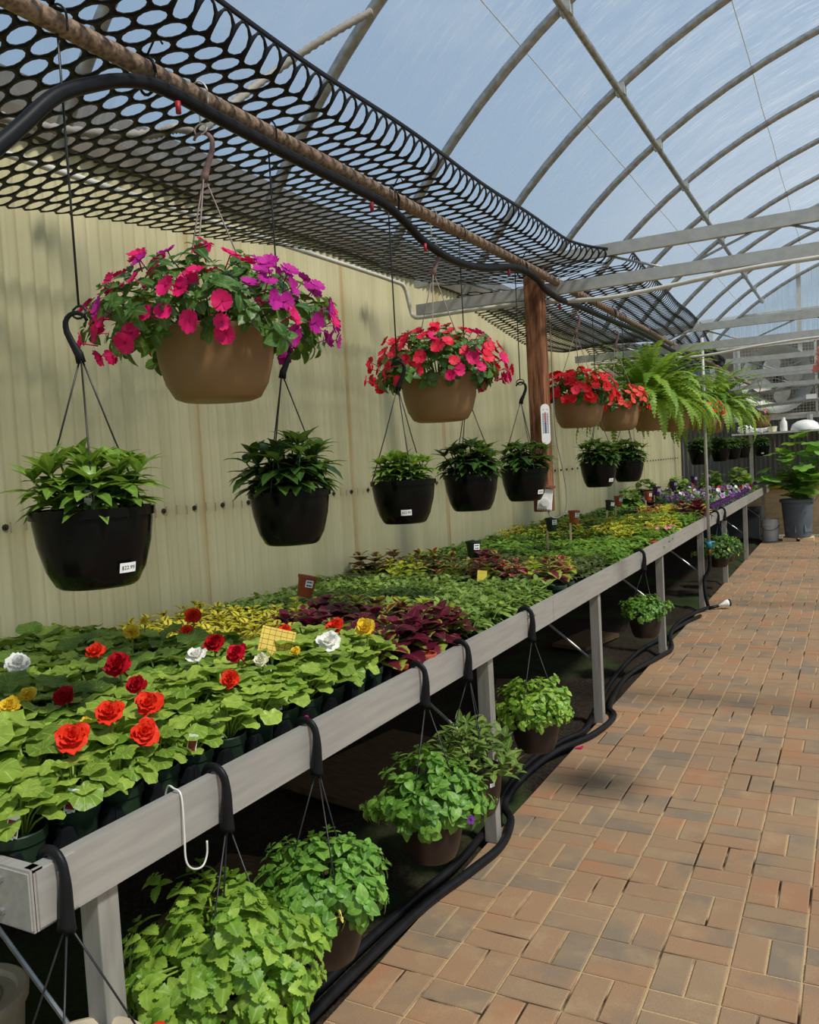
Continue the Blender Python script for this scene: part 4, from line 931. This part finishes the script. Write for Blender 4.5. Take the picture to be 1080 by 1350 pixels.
for (x, y, z), m, tl_, lab in mk:
    t_ = thing('marker_pot', lab, 'marker pot', (x, y, Zc), 'price marker pots on stakes'); h = z-Zc
    pm = tpot.copy(); pm.materials.clear(); pm.materials.append(M[m]); o = inst('pot', pm, t_, (0, 0, h-.045), 0, 1.0, (-.12, tl_*.8, .5))
    mb = MB(); mb.box((0, 0, (h-.05)/2), (.014, .006, h-.02)); o2 = mb.build('stake', M['plywood'], t_, False); o2.rotation_euler = (0, tl_*.3, 0); o2.location = (-.02, -.045, 0)
    mb = MB(); mb.box((0, 0, 0), (.036, .001, .034)); lb = mb.build('price_label', M['label_white'], o, False); lb.location = (.016, -.041, .064); lb.rotation_euler = (.12, 0, .35)
    print_lines(lb, .026, Matrix.Translation((0, -.001, .008)) @ RX, 2, .016)
# yellow sticky card
t_ = thing('sticky_card', 'square yellow grid sticky card standing among the begonias', 'sticky card', (-1.57, 2.0, 1.005)); t_.rotation_euler = (rad(-24), rad(18), rad(40))
mb = MB(); mb.box((0, 0, .045), (.105, .002, .095)); mb.build('card', plain('yellow_card', '#D0B13A', .45, 0, .4, .1, 20), t_, False)
mb = MB()
for k in range(6): mb.box((-.045+k*.018, -.0012, .045), (.0012, .0004, .093)); mb.box((0, -.0012, .005+k*.016), (.103, .0004, .0012))
mb.build('grid_lines', plain('card_lines', '#5E4A1C', .6), t_, False)
mb = MB(); mb.tube([(0, .002, -.14), (0, .002, .03)], .003, 5); mb.build('stake', M['white'], t_)
# small yellow card farther back
mb = MB(); mb.box((0, 0, .03), (.05, .002, .06)); o = mb.build('sticky_card', plain('pale_yellow_card', '#D9C24A', .5), None, False, (-1.75, 4.02, .93)); o.rotation_euler = (-.2, .1, .4); tag(o, 'small yellow card standing in the green vinca block', 'sticky card')
mb = MB(); R.seed(8); mb.petal(Vector((0, 0, 0)), Vector((.5, 1, 0)), Vector((0, 0, 1)), .028, .012, .2, .5, .05); o = mb.build('fallen_petal', M['p_mag'], None, True, (-1.36, 1.83, .886)); tag(o, 'magenta petal fallen on the bench rail', 'petal')
mb = MB(); mb.petal(Vector((0, 0, 0)), Vector((.9, .4, 0)), Vector((0, 0, 1)), .05, .018, .15, .5, .05); o = mb.build('fallen_petal', M['p_mag'], None, True, (-1.36, 4.25, .004)); tag(o, 'magenta petal fallen on the bricks beside the hose', 'petal')

# ---------------------------------------------------------------- baskets hung from the bench rail
tor = [rosette_plant(112, .205, .17, .38, .045, .017, M['l_tor'], ov, 400+k, .11, 12, zc=.02, sprig=22, lo=.6) for k in range(2)]
tor_d = [rosette_plant(88, .185, .14, .3, .046, .0165, M['l_tor_d'], ov, 410+k, 0, 5, zc=.02, sprig=20, lo=.6) for k in range(2)]
lanp = dome_plant(160, .17, .17, .1, .068, .013, M['l_vin'], lan, 420, 0, 5, 16, zc=.0, up=.55)
def rail_hook(par, z_rim, r, ang, zh):
    mb = MB(); P = spline([(-.052, 0, zh+.09), (-.05, 0, zh+.125), (-.035, 0, zh+.142), (-.012, 0, zh+.142), (.006, 0, zh+.122), (.010, 0, zh+.085), (.006, 0, zh+.04), (.004, 0, zh+.0)], 3)
    n = len(P); mb.tube(P, [.011+.011*max(0, (i-n*.6)/(n*.4)) for i in range(n)], 8, flat=.7); mb.build('hook', M['black_rubber'], par)
    for k in range(3):
        a = ang+2*PI*k/3; e = Vector((r*cos(a), r*sin(a), z_rim)); mb = MB(); mb.tube([(.006+.005*cos(a), .005*sin(a), zh+.004), e, e-Vector((0, 0, .012))], .0022, 5); mb.build('hanger_wire', M['wire'], par)
ub = [(1.433, .40, tor[0], 1.15, 'black pot of bright serrated torenia leaves with yellow flowers, largest under the bench front', pot_br, 'tor', -.11), (1.797, .42, tor_d[0], 1.0, 'dark pot of bright oval leaves hung second from the white wire hook', pot_br, None, 0),
 (2.44, .41, tor_d[1], 1.05, 'dark pot of trailing green leaves with one violet flower hung under the rail', pot_br, 'vio', 0), (2.792, .42, lanp, 1.0, 'dark pot with upright slender leaves hung against the second bench leg', pot_br, None, 0),
 (3.49, .43, tor[1], .82, 'dark pot of yellow-green leaves hung alone between two bench legs', pot_br, None, 0), (5.735, .47, tor_d[0], .8, 'pot of trailing green leaves hung just left of the upright water pipe', pot_br, None, 0),
 (9.25, .48, imp[1], .9, 'far brown pot with yellow flower hung right of the upright water pipe', pot_br, 'tor', 0), (9.75, .47, tor_d[1], .8, 'farthest brown pot hung from the rail behind another', pot_br, None, 0)]
f_tor = open_flower(M['p_tor'], .016, 5, 430, cup=.05, wid=.75); f_vio = open_flower(M['p_violet'], .016, 5, 431)
for i, (y, zr, fm, s_, lab, pm, fl_, dx) in enumerate(ub):
    t_ = thing('hanging_pot', lab, 'hanging pot', (-1.294, y, zr-.17), 'pots hung from the bench rail')
    inst('pot', pm, t_); inst('foliage', fm, t_, (dx*.3, 0, .165), i*1.7, s_)
    rail_hook(t_, .163, .113, .5+i, .755-(zr-.17))
    if fl_:
        for k in range(3 if fl_ == 'tor' else 1):
            a = -.9+k*.75+(0 if fl_ == 'tor' else .4); inst('flower', f_tor if fl_ == 'tor' else f_vio, t_, (.215*s_*cos(a), .215*s_*sin(a), .16+(.04, -.03, .13)[k]), 0, 1, tilt_rot((cos(a), sin(a), .3), k))
    if i == 3:
        mb = MB(); mb.box((0, 0, 0), (.022, .002, .014)); lb = mb.build('price_sticker', M['label_white'], t_, False); a = -.45; lb.location = (.1115*cos(a), .1115*sin(a), .135); lb.rotation_euler = (0, 0, a+PI/2)
# pale pot at the bottom left
t_ = thing('hanging_pot', 'pale grey pot with a red flower hung from the bench corner', 'hanging pot', (-1.294, .99, .327), 'pots hung from the bench rail')
mb = MB(); mb.lathe([(0, 0), (.09, 0), (.1, .01), (.125, .15), (.135, .155), (.137, .17), (.128, .172), (.12, .165), (.118, .15), (0, .15)], 36); mb.build('pot', M['pale_rim'], t_, auto=40)
mb = MB(); mb.lathe([(0, .153), (.117, .153)], 24); mb.build('soil', M['soil'], t_)
rail_hook(t_, .165, .125, 1.2, .428)
mb = MB(); R.seed(4)
for k in range(8): mb.leaf((.04*cos(k), .04*sin(k), .152), k*.9, .5, .05, .018, ov, .7, .2, 4)
mb.build('foliage', M['l_beg2'], t_); inst('flower', fmesh['orange'][0], t_, (.10, .10, .175), 0, 1.0, tilt_rot((.3, -.6, .8)))
# pale lidded tub on the ground
t_ = thing('ground_tub', 'round pale tub standing on the soil beneath the near bench end', 'tub', (-2.07, 1.27, -.05))
mb = MB(); mb.lathe([(0, 0), (.11, 0), (.12, .02), (.14, .27), (.15, .275), (.152, .3), (.145, .305), (.125, .30), (.12, .285), (0, .285)], 32); mb.build('tub', M['pale_rim'], t_, auto=40)
mb = MB(); mb.lathe([(0, .292), (.06, .296), (.085, .289)], 24); mb.build('lid_disc', plain('dusty_lid', '#9C9382', .6), t_)

# boards lying under the bench
for (x, y, lx, ly, rz, lab) in ((-1.95, 2.3, .5, .5, .2, 'weathered board lying on the soil under the near bench'), (-2.2, 3.6, .5, .9, -.15, 'weathered board lying by the wall under the bench'), (-1.95, 5.0, .35, .7, .3, 'weathered board lying beyond the third bench leg'), (-2.0, 6.7, .3, .6, -.2, 'weathered board lying under the far bench')):
    mb = MB(); mb.box((0, 0, 0), (lx, ly, .03)); o = mb.build('loose_board', M['old_board'], None, False, (x, y, .035)); o.rotation_euler = (0, .03, rz); tag(o, lab, 'board')
# hoses on the ground
mb = MB(); mb.tube(spline([(-1.42, .9, .02), (-1.41, 1.4, .02), (-1.40, 1.81, .02), (-1.39, 2.12, .02), (-1.37, 2.49, .02), (-1.32, 2.78, .02), (-1.29, 3.03, .02), (-1.34, 3.26, .02), (-1.43, 3.42, .02), (-1.46, 3.78, .02), (-1.42, 4.14, .02), (-1.32, 4.43, .02), (-1.285, 4.70, .02), (-1.30, 4.85, .02), (-1.36, 4.98, .02), (-1.42, 5.45, .02), (-1.42, 5.86, .02), (-1.33, 6.35, .02), (-1.30, 6.62, .02), (-1.40, 7.1, .02), (-1.43, 7.6, .02), (-1.38, 8.1, .02), (-1.29, 8.38, .03)], 6), .017, 8)
tag(mb.build('garden_hose', M['black_rubber']), 'black garden hose snaking along the brick edge round the bench legs', 'hose')
mb = MB(); mb.tube(spline([(-1.47, 1.1, .02), (-1.45, 2.0, .02), (-1.425, 2.5, .02), (-1.39, 2.8, .022), (-1.40, 3.1, .02), (-1.42, 3.3, .022), (-1.48, 3.55, .02), (-1.50, 3.95, .02), (-1.44, 4.3, .02), (-1.38, 4.5, .02), (-1.42, 4.9, .02), (-1.5, 5.6, .02), (-1.52, 6.4, .02), (-1.44, 7.0, .02), (-1.38, 7.6, .02), (-1.30, 8.0, .02)], 6), .016, 8)
tag(mb.build('garden_hose', M['black_rubber']), 'second black hose lying on the soil side of the brick edge', 'hose')
# upright water pipe
t_ = thing('water_pipe', 'slim upright galvanised water pipe with a teal valve beside the bench', 'pipe', (-1.27, 8.46, 0))
mb = MB(); mb.tube([(0, 0, .62), (0, 0, 2.62)], .015, 10); mb.build('pipe', M['galv_flat'], t_)
mb = MB(); mb.tube([(0, 0, .60), (0, 0, .66)], .03, 10); mb.tube([(-.05, 0, .655), (.055, 0, .655)], .011, 8); mb.build('valve', M['teal'], t_)
mb = MB(); mb.tube([(0, 0, .60), (0, 0, .53), ], .018, 8); mb.build('fitting', M['brass'], t_)
mb = MB(); mb.tube(spline([(0, 0, .54), (-.005, 0, .4), (-.05, -.02, .3), (-.04, -.06, .15), (-.02, -.05, .03)]), .017, 8); mb.build('drop_hose', M['black_rubber'], t_)
t_ = thing('hose_nozzle', 'hose nozzle with white head lying on the bricks at the pipe foot', 'nozzle', (-1.22, 8.45, .03)); t_.rotation_euler = (0, -.1, .5)
mb = MB(); mb.tube([(-.08, 0, -.005), (.02, 0, 0)], [.018, .014], 8); mb.build('grip', M['black_rubber'], t_)
mb = MB(); mb.tube([(.02, 0, 0), (.06, 0, .01), (.10, 0, .015), (.12, 0, .017)], [.014, .016, .034, .034], 14); mb.build('head', M['white'], t_)
mb = MB(); mb.tube([(.12, 0, .017), (.135, 0, .017)], .036, 14); mb.build('rubber_ring', M['black_rubber'], t_)

# ---------------------------------------------------------------- far end wall
EY = 15.72
t = NT('clear_polycarbonate'); n = t.noise(3, 3, t.coord('Object', (30, 1, .6)))
tr = t.N('BsdfTransparent'); tr.inputs[0].default_value = (.85, .92, .96, 1); dfn = t.bsdf(srgb('#E6E8E8'), .25, 0, .5, None, 0, .65)
pn = [x for x in t.n if x.type == 'MIX_SHADER'][0]; ms = t.N('MixShader'); t.t.links.new(t.ramp(n, .35, .65, .25, .65), ms.inputs[0]); t.t.links.new(tr.outputs[0], ms.inputs[1]); t.t.links.new(pn.outputs[0], ms.inputs[2]); t.t.links.new(ms.outputs[0], t.out.inputs[0]); M['poly'] = t.m
def ribbed(x0, x1, z0, ztop, name, mat, pitch=.076, amp=.012, y=EY):
    mb = MB(); n = int((x1-x0)/pitch*4); 
    for i in range(n+1):
        x = x0+(x1-x0)*i/n; yy = y+amp*(1 if i % 4 < 2 else -1)
        mb.vert((x, yy, z0)); mb.vert((x, yy, ztop(x) if callable(ztop) else ztop))
    for i in range(n): mb.f.append((2*i, 2*i+2, 2*i+3, 2*i+1))
    return mb.build(name, mat, None, False)
struct(ribbed(-2.8, 6.3, 3.32, lambda x: max(3.33, hz(x)+.02), 'wall_far', M['poly']))
M['grey_sheet'] = plain('grey_corrugated_sheet', '#6C6C6A', .5, 0, .4, .2, 5, 0, (8, 1, .5)); 
struct(ribbed(-2.8, 6.3, .8, 2.05, 'wall_far_lower', M['grey_sheet']))
mb = MB(); mb.box((1.75, EY, .4), (9.1, .05, .8)); struct(mb.build('wall_far_base', M['plywood'], None, False))
mb = MB(); mb.box((1.75, EY+.35, 2.7), (9.1, .04, 1.4)); struct(mb.build('wall_far_recess', plain('dark_louvre_back', '#857E73', .8, 0, .2, .2, 4), None, False))
k = 1
for (x, z, sx_, sz_) in ((-.78, 3.7, .07, 2.0), (-2.2, 2.9, .08, 1.5), (-2.66, 2.9, .06, 1.5), (-1.80, 2.7, .08, 1.3), (1.0, 2.7, .08, 3.4), (-.12, 1.4, .08, 1.2), (-1.6, 1.4, .06, 1.2)):
    mb = MB(); mb.box((x, EY-.03, z), (sx_, .06, sz_)); struct(mb.build('trim_%d' % (k+2), M['conduit'], None, False)); k += 1
for (z, h) in ((3.32, .12), (3.80, .04), (2.03, .1), (.85, .08)):
    mb = MB(); mb.box((1.75, EY-.04, z), (9.0, .06, h)); struct(mb.build('trim_%d' % (k+2), M['conduit'] if z > 1 else M['grey_sheet'], None, False)); k += 1
mb = MB(); mb.box((-2.43, EY+.02, 2.7), (.4, .02, 1.2)); struct(mb.build('window_1', plain('blue_window', '#7C93AE', .15, 0, .6, .1, 3), None, False))
mb = MB(); mb.tube([(-2.7, EY-.09, .82), (6, EY-.09, .82)], .022, 8); tag(mb.build('yellow_pipe', M['yellow_pipe']), 'yellow pipe running along the base of the far wall', 'pipe')
# fans behind wire guards
def fan(xc, zc, w, h, lab):
    t_ = thing('exhaust_fan', lab, 'fan', (xc, EY-.02, zc), 'exhaust fans in the far wall')
    mb = MB(); mb.lathe([(w*.30, 0), (w*.33, -.1), (w*.48, -.22)], 36); o = mb.build('shroud', M['galv_flat'], t_); o.rotation_euler = (-PI/2, 0, 0); o.location = (0, .05, 0)
    mb = MB(); mb.tube([(0, .02, 0), (0, .2, 0)], .07, 14); mb.build('motor', M['bark_pot'], t_)
    for b in range(4):
        mb = MB(); mb.leaf((0, .2, 0), 0, 0, w*.3, w*.11, rnd_, .1, .3, 6); o = mb.build('blade', M['conduit'], t_); o.rotation_euler = (PI/2+.3, b*PI/2+.5, 0)
    mb = MB(); n = int(w/.05)
    for i in range(n+1): mb.box((-w/2+w*i/n, -.03, 0), (.005, .005, h))
    m = int(h/.05)
    for i in range(m+1): mb.box((0, -.034, -h/2+h*i/m), (w, .005, .005))
    mb.build('wire_guard', M['conduit'], t_, False)
    mb = MB()
    for s_ in (-1, 1): mb.box((s_*w/2, -.03, 0), (.04, .05, h)); mb.box((0, -.03, s_*h/2), (w, .05, .04))
    mb.build('frame', M['conduit'], t_, False)
fan(-1.15, 2.66, 1.2, 1.2, 'exhaust fan behind a square wire guard, at the left of the far wall'); fan(.25, 2.66, 1.2, 1.2, 'exhaust fan behind a square wire guard, right edge of the far wall')
for (xa, za, xb, zb) in ((-1.75, 2.42, .8, 2.62), (-1.75, 2.2, .9, 2.34), (-1.7, 2.75, .9, 2.93)):
    mb = MB(); mb.tube([(xa, EY-.3, za), (xb, EY-.3, zb)], .025, 8); tag(mb.build('cross_pipe', M['galv']), 'pale pipe crossing in front of the fan guards, %s' % {2.42: 'the middle one', 2.2: 'the lowest one', 2.75: 'the highest one'}[za], 'pipe', 'pipes before the fans')
# red-brown bowl hanging before the fan
mb = MB(); mb.lathe([(0, 0), (.06, 0), (.10, .06), (.105, .075), (.095, .07), (0, .05)], 20); tag(mb.build('hanging_bowl', plain('maroon_bowl', '#5A2A28', .5), None, True, (-.98, EY-.33, 2.52)), 'small maroon bowl hanging in front of the fan guard', 'bowl')
mb = MB(); mb.box((0, 0, 0), (.16, .008, .075)); o = mb.build('paper_sign', M['label_white'], None, False, (-.62, EY-.34, 2.32)); tag(o, 'small white card clipped to the lowest pipe before the fans', 'sign')
# shelf with white things
t_ = thing('wall_shelf', 'pale shelf of odds and ends under the fan guards', 'shelf', (-.5, 15.42, 1.76))
mb = MB(); mb.box((0, 0, 0), (2.7, .46, .03)); mb.build('board', M['conduit'], t_, False)
for x in (-1.2, -.2, .9):
    mb = MB(); mb.tube([(x, .2, -.28), (x, -.18, -.02)], .014, 6); mb.build('bracket', M['galv'], t_)
zS = 1.776
def lat(name, prof, loc, mat, lab, cat, n=20):
    mb = MB(); mb.lathe(prof, n); o = mb.build(name, mat, None, True, loc); sharp(o.data, 50); return tag(o, lab, cat)
lat('white_jug', [(0, 0), (.055, 0), (.06, .02), (.055, .15), (.03, .19), (.03, .23), (0, .23)], (-1.05, 15.35, zS), M['white'], 'white plastic jug on the shelf left of the white dome', 'jug')
lat('white_dome', [(.23, 0), (.23, .02), (.2, .10), (.12, .15), (.05, .165), (0, .17)], (-.72, 15.4, zS), M['white'], 'wide white dome lying on the shelf', 'dome', 28)
lat('tall_carton', [(0, 0), (.045, 0), (.045, .26), (0, .26)], (-.66, 15.58, zS), M['bucket'], 'pale upright carton behind the white dome', 'carton', 4)
lat('clear_bottle', [(0, 0), (.045, 0), (.05, .08), (.045, .16), (.015, .22), (.018, .28), (0, .28)], (-.46, 15.36, zS), plain('cloudy_plastic', '#AEBBBE', .2, 0, .5, .1, 8), 'cloudy spray bottle on the shelf right of the dome', 'bottle')
lat('cream_tub', [(0, 0), (.07, 0), (.075, .09), (0, .09)], (-1.22, 15.36, zS), plain('cream_tub', '#D6CFB2', .5), 'low cream tub on the shelf left of the white jug', 'tub')
def crumple(name, loc, r, lab, seed):
    R.seed(seed); bm = bmesh.new(); bmesh.ops.create_icosphere(bm, subdivisions=3, radius=r)
    for v in bm.verts: v.co = Vector((v.co.x*1.5, v.co.y, max(-.5*r, v.co.z*.7)))*R.uniform(.85, 1.12)
    mn = min(v.co.z for v in bm.verts)
    for v in bm.verts: v.co.z -= mn
    me = bpy.data.meshes.new(name); bm.to_mesh(me); bm.free(); me.materials.append(M['label_white']); o = bpy.data.objects.new(name, me); COL.objects.link(o); o.location = loc; return tag(o, lab, 'bag')
crumple('white_bag', (-1.62, 15.38, zS), .11, 'crumpled white bag at the left end of the shelf', 1); crumple('white_bag', (-1.40, 15.42, zS), .09, 'smaller crumpled white bag beside the cream tub', 2)
# low ledge, bin, bucket, fig
mb = MB(); mb.box((0, 0, .47), (1.0, .35, .06)); mb.box((0, 0, .22), (.95, .3, .44)); o = mb.build('dark_bin_ledge', plain('dark_grey_ledge', '#4A4E50', .6, 0, .3, .1, 4), None, False, (-1.95, 15.5, 0)); tag(o, 'low dark grey ledge behind the far bench corner', 'ledge')
t_ = thing('grey_bin', 'large grey plastic bin standing on bricks before the far wall', 'bin', (-.84, 14.72, .06))
mb = MB(); mb.lathe([(0, 0), (.185, 0), (.195, .02), (.235, .54), (.235, .56), (.262, .565), (.268, .60), (.255, .615), (.235, .605), (.225, .56), (.185, .05), (0, .05)], 36); mb.build('body', M['bin'], t_, auto=40)
for a in (-PI/2-.5, -PI/2+.9):
    mb = MB(); mb.box((0, 0, .27), (.16, .02, .36)); mb.box((0, 0, .50), (.17, .03, .05)); o = mb.build('handle_panel', M['bin'], t_, False); o.rotation_euler = (rad(-4), 0, a+PI/2); o.location = (.203*cos(a), .203*sin(a), 0)
mb = MB(); mb.lathe([(0, .565), (.228, .565)], 24); mb.build('soil', M['soil'], t_)
for dx in (-.12, .13):
    mb = MB(); mb.box((0, 0, .03), (.2, .32, .055)); tag(mb.build('support_block', M['plywood'], None, False, (-.84+dx, 14.72, 0)), 'pale flat block under the grey bin, %s' % ('left one' if dx < 0 else 'right one'), 'block')
t_ = thing('white_bucket', 'white plastic bucket on the bricks between the bench end and the grey bin', 'bucket', (-1.25, 14.72, 0))
mb = MB(); mb.lathe([(0, 0), (.118, 0), (.122, .01), (.132, .25), (.14, .255), (.14, .27), (.134, .275), (.136, .335), (.144, .34), (.144, .355), (.136, .358), (.13, .34), (.115, .02), (0, .02)], 30); mb.build('body', M['bucket'], t_, auto=40)
mb = MB(); mb.tube([(.14*cos(a), .14*sin(a)-.005, .27+.05*sin(a)*0-.09*max(0, -sin(a))) for a in [PI+k*PI/10 for k in range(11)]], .004, 5); mb.build('bail_handle', M['wire'], t_)
t_ = thing('fig_plant', 'leafy green fig plant with lobed leaves rising from the grey bin', 'plant', (-.84, 14.72, .62))
R.seed(33); mb = MB(); tips = []
for k, (dx, dy, dz) in enumerate(((-.34, -.1, .52), (-.22, -.2, .85), (.0, -.1, 1.1), (.22, -.2, .95), (.38, -.1, .75), (.5, 0, .5), (-.45, -.25, .42), (.15, -.35, .55), (-.05, -.35, .75), (.35, -.4, .4), (.55, -.3, .85), (.6, -.1, 1.1))):
    P = spline([(0, 0, -.05), (dx*.3, dy*.3, dz*.5), (dx, dy, dz)], 5); mb.tube(P, [.012-.0007*i for i in range(len(P))], 6); tips.append((Vector((dx, dy, dz)), P))
mb.build('branches', M['stem'], t_)
mb = MB()
for tp, P in tips:
    for j in range(8):
        p = P[max(2, len(P)-1-j)]; a = R.uniform(0, 2*PI); c = p+Vector((cos(a), sin(a), R.uniform(-.3, .4)))*R.uniform(.06, .13); mb.tube([p, c], .003, 4, a=(.8, .5, 1, 1))
        mb.disc_leaf(c, a, R.uniform(-.7, .5), R.uniform(.11, .17), 20, .1, .06, 5)
mb.build('leaves', M['l_fig'], t_)
mb = MB(); mb.tube([(-.58, 14.5, .64), (-.28, 14.3, 1.05)], .012, 6); tag(mb.build('wooden_stick', M['plywood']), 'pale wooden stick leaning out of the grey bin', 'stick')
lab_n = plain('white_marker', '#EDEBE2', .5)
